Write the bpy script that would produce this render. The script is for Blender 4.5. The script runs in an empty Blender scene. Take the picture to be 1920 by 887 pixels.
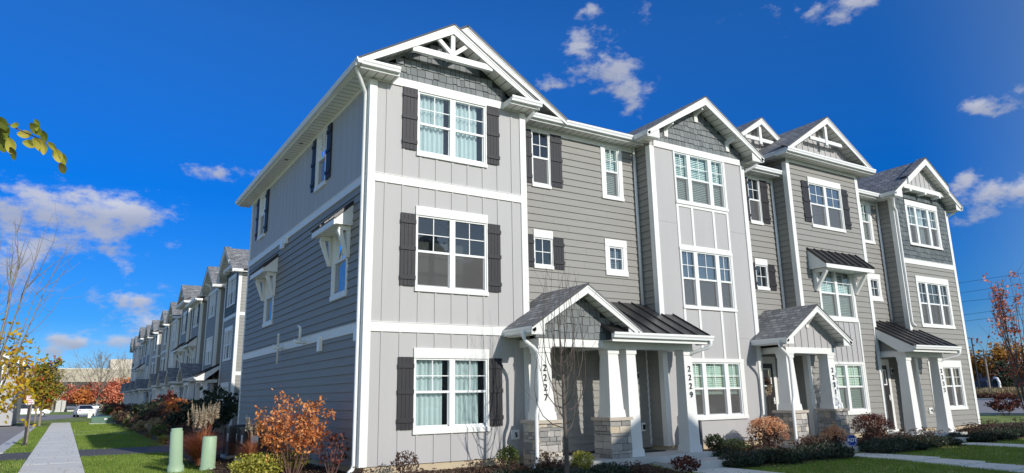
import bpy, bmesh, math, random
from mathutils import Vector, Matrix, noise
random.seed(7)
R = math.radians
scene = bpy.context.scene
COL = scene.collection

# ------------------------------------------------------------------ camera
CAM = Vector((-4.838, -13.225, 1.261))
FW = Vector((0.51871, 0.82529, 0.22325)); RT = Vector((0.84857, -0.52882, -0.01674)); UP = Vector((-0.10424, -0.19813, 0.97462))
cd = bpy.data.cameras.new("camera"); cam = bpy.data.objects.new("camera", cd); COL.objects.link(cam)
cd.sensor_width = 36; cd.lens = 1308.84 / 1920 * 36; cd.clip_start = 0.05; cd.clip_end = 4000
m = Matrix((RT, UP, -FW)).transposed().to_4x4(); m.translation = CAM
cam.matrix_world = m
scene.camera = cam

# ------------------------------------------------------------------ world, sun, exposure
SUN_TO = Vector((0.18, -1.0, 0.46)).normalized()
w = bpy.data.worlds.new("World"); scene.world = w; w.use_nodes = True
NT = w.node_tree; NT.nodes.clear()
def wn(t, **k):
    n = NT.nodes.new(t)
    for a, b in k.items(): setattr(n, a, b)
    return n
wl = NT.links.new
def ramp_els(cr, els):
    while len(cr.elements) > 1: cr.elements.remove(cr.elements[0])
    cr.elements[0].position = els[0][0]; cr.elements[0].color = els[0][1]
    for p, c in els[1:]:
        e = cr.elements.new(p); e.color = c
def wmath(op, a, b=None, clamp=False):
    n = wn('ShaderNodeMath', operation=op); n.use_clamp = clamp
    for i, v in enumerate((a, b)):
        if v is None: continue
        if isinstance(v, (int, float)): n.inputs[i].default_value = v
        else: wl(v, n.inputs[i])
    return n.outputs[0]
sky = wn('ShaderNodeTexSky'); sky.sky_type = 'NISHITA'; sky.sun_disc = False
sky.sun_elevation = math.asin(SUN_TO.z); sky.sun_rotation = math.atan2(SUN_TO.x, SUN_TO.y)
sky.altitude = 200; sky.air_density = 1.0; sky.dust_density = 0.3; sky.ozone_density = 2.5
hs = wn('ShaderNodeHueSaturation'); hs.inputs['Saturation'].default_value = 1.0; hs.inputs['Value'].default_value = 1.0
wl(sky.outputs[0], hs.inputs['Color'])
tc = wn('ShaderNodeTexCoord'); dp = wn('ShaderNodeVectorMath', operation='DOT_PRODUCT'); wl(tc.outputs['Generated'], dp.inputs[0]); dp.inputs[1].default_value = (-.1, .995, 0)
sep = wn('ShaderNodeSeparateXYZ'); wl(tc.outputs['Generated'], sep.inputs[0])
tn = wn('ShaderNodeMapRange', interpolation_type='SMOOTHSTEP'); tn.inputs['From Min'].default_value = -.02; tn.inputs['From Max'].default_value = .36; wl(dp.outputs['Value'], tn.inputs[0])
er = wn('ShaderNodeValToRGB'); wl(sep.outputs[2], er.inputs[0])
ramp_els(er.color_ramp, [(0.0, (.34, .52, .86, 1)), (.10, (.08, .34, .74, 1)), (.27, (.012, .34, .88, 1)), (.48, (.10, .48, 1.02, 1)), (.8, (.08, .44, 1.0, 1))])
tm = wn('ShaderNodeMixRGB'); wl(tn.outputs[0], tm.inputs[0]); tm.inputs[1].default_value = (1, 1, 1, 1); wl(er.outputs[0], tm.inputs[2])
sm = wn('ShaderNodeMixRGB', blend_type='MULTIPLY'); sm.inputs[0].default_value = 1; wl(hs.outputs[0], sm.inputs[1]); wl(tm.outputs[0], sm.inputs[2])
az = wmath('ARCTAN2', sep.outputs[0], sep.outputs[1]); el = wmath('ARCSINE', sep.outputs[2])
def pxdir(px, py):
    d = (FW + RT * ((px - 960) / 1308.84) - UP * ((py - 443.5) / 1308.84)).normalized()
    return math.atan2(d.x, d.y), math.asin(d.z)
# every cloud: where it stands in the sky (azimuth, elevation), its two radii and its weight, all in radians
CLOUDS = [(60,388,80,36,.92),(150,412,82,38,.92),(240,403,55,27,.95),(172,452,48,22,.75),(25,475,55,28,.9),(12,525,32,36,.8),(412,325,54,20,.75),
 (250,562,62,22,.9),(205,642,50,18,1),(262,608,32,12,.8),(90,657,18,9,.7),(105,636,28,8,.65),(152,646,22,8,.65),(240,505,20,9,.6),(97,541,28,11,.6),
 (1083,85,26,46,.85),(1138,128,42,40,.95),(1182,178,34,42,.9),(1112,20,18,36,.6),(1022,160,28,12,.8),(1600,2,130,20,.8),(1215,10,16,20,.5),(1255,20,14,26,.5),
 (1895,190,44,24,.9),(1838,200,24,10,.6),(1850,372,52,30,.72),(1905,352,34,22,.66),(1805,412,30,14,.6),(1810,335,30,14,.5)]
tot = None; lowsum = None
for (px, py, rx, ry, wt) in CLOUDS:
    a0, e0 = pxdir(px, py)
    ca = math.cos(e0)
    dx = wmath('MULTIPLY', wmath('SUBTRACT', az, a0), 1308 * ca / rx)
    dy = wmath('MULTIPLY', wmath('SUBTRACT', el, e0), 1308 / ry)
    r2 = wmath('ADD', wmath('MULTIPLY', dx, dx), wmath('MULTIPLY', dy, dy))
    g = wmath('MULTIPLY', wmath('POWER', 2.718, wmath('MULTIPLY', r2, -0.9)), wt)
    lo = wmath('MULTIPLY', g, dy)
    tot = g if tot is None else wmath('ADD', tot, g)
    lowsum = lo if lowsum is None else wmath('ADD', lowsum, lo)
nz = wn('ShaderNodeTexNoise'); nz.inputs['Scale'].default_value = 24; nz.inputs['Detail'].default_value = 9; nz.inputs['Roughness'].default_value = 0.62
mp = wn('ShaderNodeMapping'); mp.inputs['Scale'].default_value = (1, 1, 1.7)
wl(tc.outputs['Generated'], mp.inputs[0]); wl(mp.outputs[0], nz.inputs['Vector'])
nz2 = wn('ShaderNodeTexNoise'); nz2.inputs['Scale'].default_value = 9; nz2.inputs['Detail'].default_value = 6
wl(mp.outputs[0], nz2.inputs['Vector'])
dens = wmath('ADD', wmath('MINIMUM', tot, 1.0), wmath('MULTIPLY', wmath('SUBTRACT', nz.outputs[0], 0.52), 3.2))
mr = wn('ShaderNodeMapRange', interpolation_type='SMOOTHSTEP'); mr.inputs['From Min'].default_value = 0.30; mr.inputs['From Max'].default_value = 1.15
mr.inputs['To Max'].default_value = 0.9
wl(wmath('MULTIPLY', dens, wmath('GREATER_THAN', tot, 0.04)), mr.inputs[0])
lit = wn('ShaderNodeMapRange'); lit.inputs['From Min'].default_value = -0.7; lit.inputs['From Max'].default_value = 0.8
wl(wmath('ADD', lowsum, wmath('MULTIPLY', wmath('SUBTRACT', nz2.outputs[0], 0.5), 2.0)), lit.inputs[0])
cr = wn('ShaderNodeValToRGB'); wl(lit.outputs[0], cr.inputs[0])
ramp_els(cr.color_ramp, [(0.0, (2.3, 2.6, 3.4, 1)), (0.5, (3.1, 3.3, 4.0, 1)), (1.0, (4.4, 4.5, 5.0, 1))])
mix = wn('ShaderNodeMixRGB'); wl(mr.outputs[0], mix.inputs[0]); wl(sm.outputs[0], mix.inputs[1]); wl(cr.outputs[0], mix.inputs[2])
bg = wn('ShaderNodeBackground'); bg.inputs['Strength'].default_value = 0.15
wl(mix.outputs[0], bg.inputs[0]); wo = wn('ShaderNodeOutputWorld'); wl(bg.outputs[0], wo.inputs[0])
sl = bpy.data.lights.new("sun", 'SUN'); so = bpy.data.objects.new("sun", sl); COL.objects.link(so)
sl.energy = 3.7; sl.angle = R(0.55); sl.color = (1.0, 0.95, 0.865)
so.rotation_euler = (-SUN_TO).to_track_quat('-Z', 'Y').to_euler(); so.location = (0, -20, 30)
vs = scene.view_settings; vs.view_transform = 'Standard'; vs.look = 'None'; vs.gamma = 1; vs.use_curve_mapping = False; vs.exposure = 0.0
scene.cycles.max_bounces = 7; scene.cycles.transparent_max_bounces = 16

# ------------------------------------------------------------------ materials
MATS = {}
def mat(name, col, rough=0.6, var=0.0, vscale=3.0, bump=0.0, bscale=60.0, spec=0.4, metal=0.0, coords='Object', ramp=None, attr=None, stretch=None, trans=0.0, dirt=0.0):
    """Principled material: colour varied by noise, or (attr) by a per-leaf / per-stone random value."""
    if name in MATS: return MATS[name]
    mt = bpy.data.materials.new(name); mt.use_nodes = True; MATS[name] = mt
    nt = mt.node_tree; b = nt.nodes['Principled BSDF']; L = nt.links.new
    b.inputs['Roughness'].default_value = rough; b.inputs['Specular IOR Level'].default_value = spec; b.inputs['Metallic'].default_value = metal
    c4 = tuple(col) + (1,)
    tcn = nt.nodes.new('ShaderNodeTexCoord'); vec = tcn.outputs[coords]
    if stretch:
        mpn = nt.nodes.new('ShaderNodeMapping'); mpn.inputs['Scale'].default_value = stretch; L(vec, mpn.inputs[0]); vec = mpn.outputs[0]
    outc = None
    if ramp:
        rp = nt.nodes.new('ShaderNodeValToRGB'); ramp_els(rp.color_ramp, [(p, tuple(c) + (1,)) for p, c in ramp])
        if attr:
            an = nt.nodes.new('ShaderNodeAttribute'); an.attribute_name = attr; L(an.outputs['Fac'], rp.inputs[0])
        else:
            n = nt.nodes.new('ShaderNodeTexNoise'); n.inputs['Scale'].default_value = vscale; n.inputs['Detail'].default_value = 6
            L(vec, n.inputs['Vector']); L(n.outputs[0], rp.inputs[0])
        outc = rp.outputs[0]
    if var > 0:
        n = nt.nodes.new('ShaderNodeTexNoise'); n.inputs['Scale'].default_value = vscale; n.inputs['Detail'].default_value = 7; n.inputs['Roughness'].default_value = .65
        L(vec, n.inputs['Vector'])
        mrn = nt.nodes.new('ShaderNodeMapRange'); mrn.inputs['From Min'].default_value = .3; mrn.inputs['From Max'].default_value = .7
        mrn.inputs['To Min'].default_value = 1 - var; mrn.inputs['To Max'].default_value = 1 + var; L(n.outputs[0], mrn.inputs[0])
        mx = nt.nodes.new('ShaderNodeVectorMath'); mx.operation = 'SCALE'; L(mrn.outputs[0], mx.inputs['Scale'])
        if outc: L(outc, mx.inputs[0])
        else: mx.inputs[0].default_value = col
        outc = mx.outputs[0]
    if outc: L(outc, b.inputs['Base Color'])
    else: b.inputs['Base Color'].default_value = c4
    if bump > 0:
        n2 = nt.nodes.new('ShaderNodeTexNoise'); n2.inputs['Scale'].default_value = bscale; n2.inputs['Detail'].default_value = 5; L(vec, n2.inputs['Vector'])
        bp = nt.nodes.new('ShaderNodeBump'); bp.inputs['Strength'].default_value = bump; bp.inputs['Distance'].default_value = .01
        L(n2.outputs[0], bp.inputs['Height']); L(bp.outputs[0], b.inputs['Normal'])
    if trans > 0:
        tl = nt.nodes.new('ShaderNodeBsdfTranslucent'); ms = nt.nodes.new('ShaderNodeMixShader'); ms.inputs[0].default_value = trans
        if outc: L(outc, tl.inputs[0])
        else: tl.inputs[0].default_value = c4
        L(b.outputs[0], ms.inputs[1]); L(tl.outputs[0], ms.inputs[2]); L(ms.outputs[0], nt.nodes['Material Output'].inputs[0])
    return mt
M_WHITE = mat('white_trim', (.80, .80, .78), .45, var=.03, vscale=2, bump=.12, bscale=40, stretch=(1, 1, .2))
M_VINYL = mat('white_vinyl', (.82, .83, .83), .35)
M_PANEL = mat('light_grey_panel', (.445, .436, .438), .6, var=.045, vscale=1.3, bump=.25, bscale=90, stretch=(1, 1, .12))
M_SIDING = mat('warm_grey_siding', (.285, .277, .258), .6, var=.05, vscale=4, bump=.3, bscale=60, stretch=(.25, .25, 2))
M_SLATE = mat('slate_grey_siding', (.195, .182, .178), .6, var=.09, vscale=4, bump=.3, bscale=60, stretch=(.25, .25, 2))
M_SHAKE = mat('slate_shake', (.17, .19, .195), .65, ramp=[(0, (.145, .162, .168)), (1, (.225, .242, .247))], attr='rnd', bump=.5, bscale=60, stretch=(2, 2, .4))
M_SHAKED = mat('dark_slate_shake', (.1, .12, .125), .65, ramp=[(0, (.085, .105, .115)), (1, (.145, .168, .178))], attr='rnd', bump=.5, bscale=60, stretch=(2, 2, .4))
M_SHUT = mat('charcoal_shutter', (.022, .022, .028), .55, var=.12, vscale=8, bump=.3, bscale=80, stretch=(2, 2, .2))
M_METAL = mat('dark_metal_roof', (.045, .043, .046), .33, var=.1, vscale=2, spec=.5, metal=.35)
M_CONC = mat('concrete', (.60, .585, .55), .8, var=.09, vscale=2.2, bump=.3, bscale=50)
M_FOUND = mat('foundation_concrete', (.52, .43, .30), .85, var=.07, vscale=3, bump=.3, bscale=30)
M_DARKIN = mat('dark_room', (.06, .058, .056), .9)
M_CAP = mat('limestone_cap', (.50, .44, .37), .75, var=.07, vscale=8, bump=.3, bscale=60)
M_STONE = mat('ledge_stone', (.4, .36, .3), .85, ramp=[(0, (.24, .235, .23)), (.35, (.38, .36, .34)), (.65, (.48, .455, .42)), (.85, (.52, .43, .32)), (1, (.62, .58, .53))], attr='rnd', var=.14, vscale=14, bump=.8, bscale=35)
M_MORTAR = mat('mortar', (.2, .19, .17), .9)
M_BLACK = mat('black_metal', (.018, .018, .02), .4)
M_DOOR = mat('dark_door', (.03, .027, .027), .4)
M_SOFF = None
def grooved(name, col, axis_scale, rough=.5):
    mt = mat(name, col, rough); nt = mt.node_tree; b = nt.nodes['Principled BSDF']
    t = nt.nodes.new('ShaderNodeTexCoord'); wv = nt.nodes.new('ShaderNodeTexWave'); wv.wave_type = 'BANDS'; wv.bands_direction = 'X'
    wv.inputs['Scale'].default_value = axis_scale; wv.inputs['Distortion'].default_value = 0
    rp = nt.nodes.new('ShaderNodeValToRGB'); ramp_els(rp.color_ramp, [(0.0, (.35, .35, .34, 1)), (.09, (1, 1, 1, 1))])
    mx = nt.nodes.new('ShaderNodeMixRGB'); mx.blend_type = 'MULTIPLY'; mx.inputs[0].default_value = 1; mx.inputs[1].default_value = tuple(col) + (1,)
    nt.links.new(t.outputs['UV'], wv.inputs['Vector']); nt.links.new(wv.outputs[0], rp.inputs[0]); nt.links.new(rp.outputs[0], mx.inputs[2]); nt.links.new(mx.outputs[0], b.inputs['Base Color'])
    return mt
M_SOFF = grooved('vinyl_soffit', (.82, .81, .77), 1.55)
def shingle_mat(name, c1, c2, c3):
    mt = mat(name, c1, .9, spec=.2); nt = mt.node_tree; b = nt.nodes['Principled BSDF']; L = nt.links.new
    t = nt.nodes.new('ShaderNodeTexCoord'); br = nt.nodes.new('ShaderNodeTexBrick')
    br.inputs['Scale'].default_value = 1; br.inputs['Brick Width'].default_value = .24; br.inputs['Row Height'].default_value = .143; br.inputs['Mortar Size'].default_value = .012
    br.inputs['Color1'].default_value = (*c1, 1); br.inputs['Color2'].default_value = (*c2, 1); br.inputs['Mortar'].default_value = (*[x * .3 for x in c1], 1); br.inputs['Bias'].default_value = .0
    br.offset_frequency = 2; br.offset = .37
    n = nt.nodes.new('ShaderNodeTexNoise'); n.inputs['Scale'].default_value = 220; n.inputs['Detail'].default_value = 2
    n3 = nt.nodes.new('ShaderNodeTexNoise'); n3.inputs['Scale'].default_value = 2.2; n3.inputs['Detail'].default_value = 5
    nm = nt.nodes.new('ShaderNodeMapping'); nm.inputs['Scale'].default_value = (.8, 3.2, 1)
    L(t.outputs['UV'], br.inputs['Vector']); L(t.outputs['UV'], n.inputs['Vector']); L(t.outputs['UV'], nm.inputs[0]); L(nm.outputs[0], n3.inputs['Vector'])
    mx = nt.nodes.new('ShaderNodeMixRGB'); mx.inputs[2].default_value = (*c3, 1); L(br.outputs[0], mx.inputs[1])
    mr_ = nt.nodes.new('ShaderNodeMapRange'); mr_.inputs['From Min'].default_value = .42; mr_.inputs['From Max'].default_value = .62; L(n3.outputs[0], mr_.inputs[0]); L(mr_.outputs[0], mx.inputs[0])
    m2 = nt.nodes.new('ShaderNodeMixRGB'); m2.blend_type = 'MULTIPLY'; m2.inputs[0].default_value = .5; L(mx.outputs[0], m2.inputs[1]); L(n.outputs[0], m2.inputs[2])
    L(m2.outputs[0], b.inputs['Base Color'])
    bp = nt.nodes.new('ShaderNodeBump'); bp.inputs['Strength'].default_value = .9; bp.inputs['Distance'].default_value = .012; L(br.outputs['Fac'], bp.inputs['Height']); bp.invert = True
    L(bp.outputs[0], b.inputs['Normal'])
    return mt
M_SHING = shingle_mat('grey_shingles', (.23, .232, .24), (.60, .60, .60), (.27, .27, .28))
def glass_mat(name, tint, refl):
    mt = bpy.data.materials.new(name); mt.use_nodes = True; nt = mt.node_tree; nt.nodes.clear(); L = nt.links.new
    tr = nt.nodes.new('ShaderNodeBsdfTransparent'); tr.inputs[0].default_value = (*tint, 1)
    gl = nt.nodes.new('ShaderNodeBsdfGlossy'); gl.inputs['Roughness'].default_value = .01; gl.inputs[0].default_value = (.95, .97, 1, 1)
    fr = nt.nodes.new('ShaderNodeFresnel'); fr.inputs[0].default_value = 1.5
    n = nt.nodes.new('ShaderNodeTexNoise'); n.inputs['Scale'].default_value = 2.5; bpn = nt.nodes.new('ShaderNodeBump'); bpn.inputs['Strength'].default_value = .06; bpn.inputs['Distance'].default_value = .05
    tcn = nt.nodes.new('ShaderNodeTexCoord'); L(tcn.outputs['Object'], n.inputs['Vector']); L(n.outputs[0], bpn.inputs['Height']); L(bpn.outputs[0], gl.inputs['Normal'])
    mu = nt.nodes.new('ShaderNodeMath'); mu.operation = 'MULTIPLY_ADD'; mu.inputs[1].default_value = refl; mu.inputs[2].default_value = .03; mu.use_clamp = True
    L(fr.outputs[0], mu.inputs[0]); mx = nt.nodes.new('ShaderNodeMixShader'); L(mu.outputs[0], mx.inputs[0]); L(tr.outputs[0], mx.inputs[1]); L(gl.outputs[0], mx.inputs[2])
    o = nt.nodes.new('ShaderNodeOutputMaterial'); L(mx.outputs[0], o.inputs[0]); return mt
M_GLASS = glass_mat('window_glass', (.86, .95, .95), 1.5)
M_GLASS_B = glass_mat('window_glass_coated', (.45, .55, .6), 3.6)
def screen_mat():
    mt = bpy.data.materials.new('insect_screen'); mt.use_nodes = True; nt = mt.node_tree; b = nt.nodes['Principled BSDF']
    b.inputs['Base Color'].default_value = (.17, .165, .165, 1); b.inputs['Roughness'].default_value = .8
    tr = nt.nodes.new('ShaderNodeBsdfTransparent'); mx = nt.nodes.new('ShaderNodeMixShader'); mx.inputs[0].default_value = .55
    nt.links.new(b.outputs[0], mx.inputs[1]); nt.links.new(tr.outputs[0], mx.inputs[2]); nt.links.new(mx.outputs[0], nt.nodes['Material Output'].inputs[0]); return mt
M_SCREEN = screen_mat()
M_CURT = mat('pale_curtain', (.80, .86, .87), .8, trans=.25)
M_BLIND = mat('white_blind', (.68, .78, .74), .6)
M_BLINDG = mat('green_blind', (.50, .64, .57), .6)
M_BLINDD = mat('dim_blind', (.16, .18, .22), .6)

# ------------------------------------------------------------------ mesh builder
class Fr:
    """a wall frame: s along the wall, z up, d out of the wall"""
    def __init__(s, o, u, n): s.o, s.u, s.n = Vector(o), Vector(u), Vector(n)
    def p(s, a, z, d=0.0): return s.o + s.u * a + Vector((0, 0, z)) + s.n * d
class MB:
    def __init__(s): s.v = []; s.f = []; s.mi = []; s.rn = []; s.uv = []; s.mats = []; s.cur = 0; s.smooth = False
    def mat(s, m):
        if m not in s.mats: s.mats.append(m)
        s.cur = s.mats.index(m); return s
    def face(s, pts, rnd=None, uv=None):
        i = len(s.v); s.v += [tuple(p) for p in pts]; s.f.append(tuple(range(i, i + len(pts)))); s.mi.append(s.cur)
        s.rn.append(random.random() if rnd is None else rnd); s.uv.append(uv)
    def hexa(s, P, rnd=None):
        """8 corners: 0-3 bottom loop, 4-7 top loop"""
        c = sum((Vector(p) for p in P), Vector()) / 8; rnd = random.random() if rnd is None else rnd
        i = len(s.v); s.v += [tuple(p) for p in P]
        for q in ((0, 1, 2, 3), (4, 5, 6, 7), (0, 1, 5, 4), (1, 2, 6, 5), (2, 3, 7, 6), (3, 0, 4, 7)):
            a, b_, c_, d_ = (Vector(P[k]) for k in q); n = (c_ - a).cross(d_ - b_)
            if n.dot((a + b_ + c_ + d_) / 4 - c) < 0: q = q[::-1]
            s.f.append(tuple(i + k for k in q)); s.mi.append(s.cur); s.rn.append(rnd); s.uv.append(None)
        return s
    def box(s, x0, x1, y0, y1, z0, z1, rnd=None):
        return s.hexa([(x0, y0, z0), (x1, y0, z0), (x1, y1, z0), (x0, y1, z0), (x0, y0, z1), (x1, y0, z1), (x1, y1, z1), (x0, y1, z1)], rnd)
    def fbox(s, F, a0, a1, z0, z1, d0, d1, rnd=None):
        return s.hexa([F.p(a0, z0, d0), F.p(a1, z0, d0), F.p(a1, z0, d1), F.p(a0, z0, d1), F.p(a0, z1, d0), F.p(a1, z1, d0), F.p(a1, z1, d1), F.p(a0, z1, d1)], rnd)
    def prism(s, pts, vec, uvs=False):
        """a flat polygon pushed along vec, closed"""
        P = [Vector(p) for p in pts]; V = Vector(vec); Q = [p + V for p in P]; n = len(P); c = sum(P + Q, Vector()) / (2 * n)
        def ad(l):
            k = (l[1] - l[0]).cross(l[2] - l[1])
            if k.dot(sum(l, Vector()) / len(l) - c) < 0: l = l[::-1]
            s.face(l, .5)
        ad(P); ad(Q)
        for i in range(n): ad([P[i], P[(i + 1) % n], Q[(i + 1) % n], Q[i]])
        return s
    def tube(s, pts, rad, n=6, caps=True, rnd=None):
        pts = [Vector(p) for p in pts]; rad = rad if isinstance(rad, (list, tuple)) else [rad] * len(pts)
        base = len(s.v); prev = None; rnd = random.random() if rnd is None else rnd
        for i, p in enumerate(pts):
            t = (pts[min(i + 1, len(pts) - 1)] - pts[max(i - 1, 0)]);
            t = t.normalized() if t.length > 1e-9 else Vector((0, 0, 1))
            if prev is None: a = t.orthogonal().normalized()
            else:
                a = prev - t * prev.dot(t)
                a = a.normalized() if a.length > 1e-6 else t.orthogonal().normalized()
            prev = a; b = t.cross(a)
            for k in range(n):
                an = 2 * math.pi * k / n + math.pi / n
                s.v.append(tuple(p + (a * math.cos(an) + b * math.sin(an)) * rad[i]))
        for i in range(len(pts) - 1):
            for k in range(n):
                k2 = (k + 1) % n
                s.f.append((base + i * n + k, base + i * n + k2, base + (i + 1) * n + k2, base + (i + 1) * n + k)); s.mi.append(s.cur); s.rn.append(rnd); s.uv.append(None)
        if caps:
            for o_, rv in ((0, True), (len(pts) - 1, False)):
                q = tuple(base + o_ * n + k for k in range(n)); s.f.append(q[::-1] if rv else q); s.mi.append(s.cur); s.rn.append(rnd); s.uv.append(None)
        return s
    def build(s, name, parent=None, smooth=False, label=None, loc=None):
        me = bpy.data.meshes.new(name); me.from_pydata(s.v, [], s.f)
        for mm in s.mats: me.materials.append(mm)
        me.polygons.foreach_set('material_index', s.mi)
        if smooth: me.polygons.foreach_set('use_smooth', [True] * len(s.f))
        at = me.attributes.new('rnd', 'FLOAT', 'FACE'); at.data.foreach_set('value', s.rn)
        if any(u is not None for u in s.uv):
            ul = me.uv_layers.new(name='UVMap'); fl = []
            for f, u in zip(s.f, s.uv):
                if u is None: fl += [0.0, 0.0] * len(f)
                else:
                    for q in u: fl += [q[0], q[1]]
            ul.data.foreach_set('uv', fl)
        me.update()
        o = bpy.data.objects.new(name, me); COL.objects.link(o)
        if parent: o.parent = parent
        if loc: o.location = loc
        if label: o['label'] = label
        return o
    def slab(s, quad, thick, top, under):
        """a sloping roof plane (eave-left, eave-right, ridge-right, ridge-left) with metres as UV, and its underside"""
        a, b, c, d = (Vector(p) for p in quad); u = (b - a).normalized(); n = u.cross(d - a).normalized()
        if n.z < 0: n = -n
        v = n.cross(u).normalized()
        if v.dot(d - a) < 0: v = -v
        def uvf(p): q = p - a; return (q.dot(u), q.dot(v))
        s.mat(top); T = [a, b, c, d]
        k = (T[1] - T[0]).cross(T[2] - T[1])
        if k.dot(n) < 0: T = T[::-1]
        s.face(T, .5, [uvf(p) for p in T])
        B = [p - n * thick for p in T]
        for i in range(4): s.face([T[i], B[i], B[(i + 1) % 4], T[(i + 1) % 4]], .5, [uvf(T[i])] * 4)
        s.mat(under); Br = B[::-1]; s.face(Br, .5, [uvf(p)[::-1] for p in Br])
        return s

def empty(name, label=None, cat=None, loc=(0, 0, 0), rz=0.0, group=None, parent=None):
    o = bpy.data.objects.new(name, None); COL.objects.link(o); o.location = loc; o.rotation_euler = (0, 0, rz); o.empty_display_size = .2
    if label: o['label'] = label
    if cat: o['category'] = cat
    if group: o['group'] = group
    if parent: o.parent = parent
    return o
def tag(o, label, cat, group=None, kind=None):
    o['label'] = label; o['category'] = cat
    if group: o['group'] = group
    if kind: o['kind'] = kind
    return o
def structure(o): o['kind'] = 'structure'; return o
# ------------------------------------------------------------------ walls, windows and trim of a townhouse block
Z = Vector((0, 0, 1)); RW = 0.60
M_LIPSHADE = mat('board_shadow_line', (.10, .10, .10), .9)  # dark colour on the lips paints the shadow line under each lap course
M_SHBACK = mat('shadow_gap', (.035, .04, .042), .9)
def cuts(a0, a1, z0, z1, holes):
    """intervals of [a0,a1] left free by the holes that cover z0..z1"""
    iv = [(a0, a1)]
    for h in holes:
        if h[2] < z1 - 1e-6 and h[3] > z0 + 1e-6:
            nv = []
            for p, q in iv:
                if h[1] <= p or h[0] >= q: nv.append((p, q)); continue
                if h[0] > p: nv.append((p, h[0]))
                if h[1] < q: nv.append((h[1], q))
            iv = nv
    return [v for v in iv if v[1] - v[0] > .004]
def lap_wall(mb, F, a0, a1, z0, z1, holes, m, seams=True, ex=.178):
    z = z0; k = 0
    while z < z1 - 1e-6:
        t = min(z + ex, z1)
        br = sorted({z, t} | {q for h in holes for q in (h[2], h[3]) if z < q < t and h[0] < a1 and h[1] > a0})
        f = lambda q: .027 - .023 * (q - z) / ex
        row = random.uniform(.2, .8)
        for zb, zt in zip(br, br[1:]):
            for p, q in cuts(a0, a1, zb, zt, holes):
                mb.mat(m); mb.face([F.p(p, zb, f(zb)), F.p(q, zb, f(zb)), F.p(q, zt, f(zt)), F.p(p, zt, f(zt))], row)
                if zb == z: mb.mat(M_LIPSHADE); mb.face([F.p(p, z, .002), F.p(q, z, .002), F.p(q, z, .027), F.p(p, z, .027)], row); mb.mat(m)
        if seams and a1 - a0 > 1.5 and True:
            s = random.uniform(a0 + .3, a1 - .3)
            if cuts(s, s + .008, z, t, holes):
                mb.mat(M_MORTAR); mb.face([F.p(s, z + .002, f(z) + .001), F.p(s + .007, z + .002, f(z) + .001), F.p(s + .007, t - .004, f(t) + .001), F.p(s, t - .004, f(t) + .001)], .5)
        z = t; k += 1
def flat_wall(mb, F, a0, a1, z0, z1, holes, m, d=.004):
    br = sorted({z0, z1} | {q for h in holes for q in (h[2], h[3]) if z0 < q < z1})
    mb.mat(m)
    for zb, zt in zip(br, br[1:]):
        for p, q in cuts(a0, a1, zb, zt, holes): mb.face([F.p(p, zb, d), F.p(q, zb, d), F.p(q, zt, d), F.p(p, zt, d)], .5)
def battens(mb, F, xs, z0, z1, clears, m, w=.05, t=.022):
    mb.mat(m)
    for x in xs:
        zs = [(z0, z1)]
        for c in clears:
            if c[0] < x + w / 2 and c[1] > x - w / 2:
                nz_ = []
                for p, q in zs:
                    if c[3] <= p or c[2] >= q: nz_.append((p, q)); continue
                    if c[2] > p: nz_.append((p, c[2]))
                    if c[3] < q: nz_.append((c[3], q))
                zs = nz_
        for p, q in zs:
            if q - p > .03: mb.fbox(F, x - w / 2, x + w / 2, p, q, .004, t)
def shakes(mb, F, a0, a1, z0, z1, holes, poly=None, ex=.17, m=None):
    """staggered shingles; poly(z) gives the free interval at a height, for gables"""
    mb.mat(m or M_SHAKE); z = z0 - .03; r = 0
    while z < z1:
        t = z + ex; x = a0 - random.uniform(0, .2)
        while x < a1:
            wd = random.choice((.10, .13, .16, .20)); dz = random.choice((0, 0, .02, .03)); zb = max(z + dz, z0); zt = min(t + .015, z1)
            if zt > zb + .01:
                lo, hi = a0, a1
                for p, q in cuts(max(x + .005, lo), min(x + wd - .005, hi), zb + .01, zt - .01, holes) if min(x + wd - .005, hi) > max(x + .005, lo) else []:
                    dd = .024 + random.uniform(-.003, .004); P = [(p, zb, dd), (q, zb, dd), (q, zt, .006), (p, zt, .006)]
                    if poly:
                        if poly(zb, p) and poly(zb, q): pass
                        else: continue
                    rn = random.random()
                    mb.face([F.p(*k) for k in P], rn)
                    mb.face([F.p(p, zb, .002), F.p(q, zb, .002), F.p(q, zb, dd), F.p(p, zb, dd)], rn)
            x += wd
        z = t; r += 1

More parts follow.
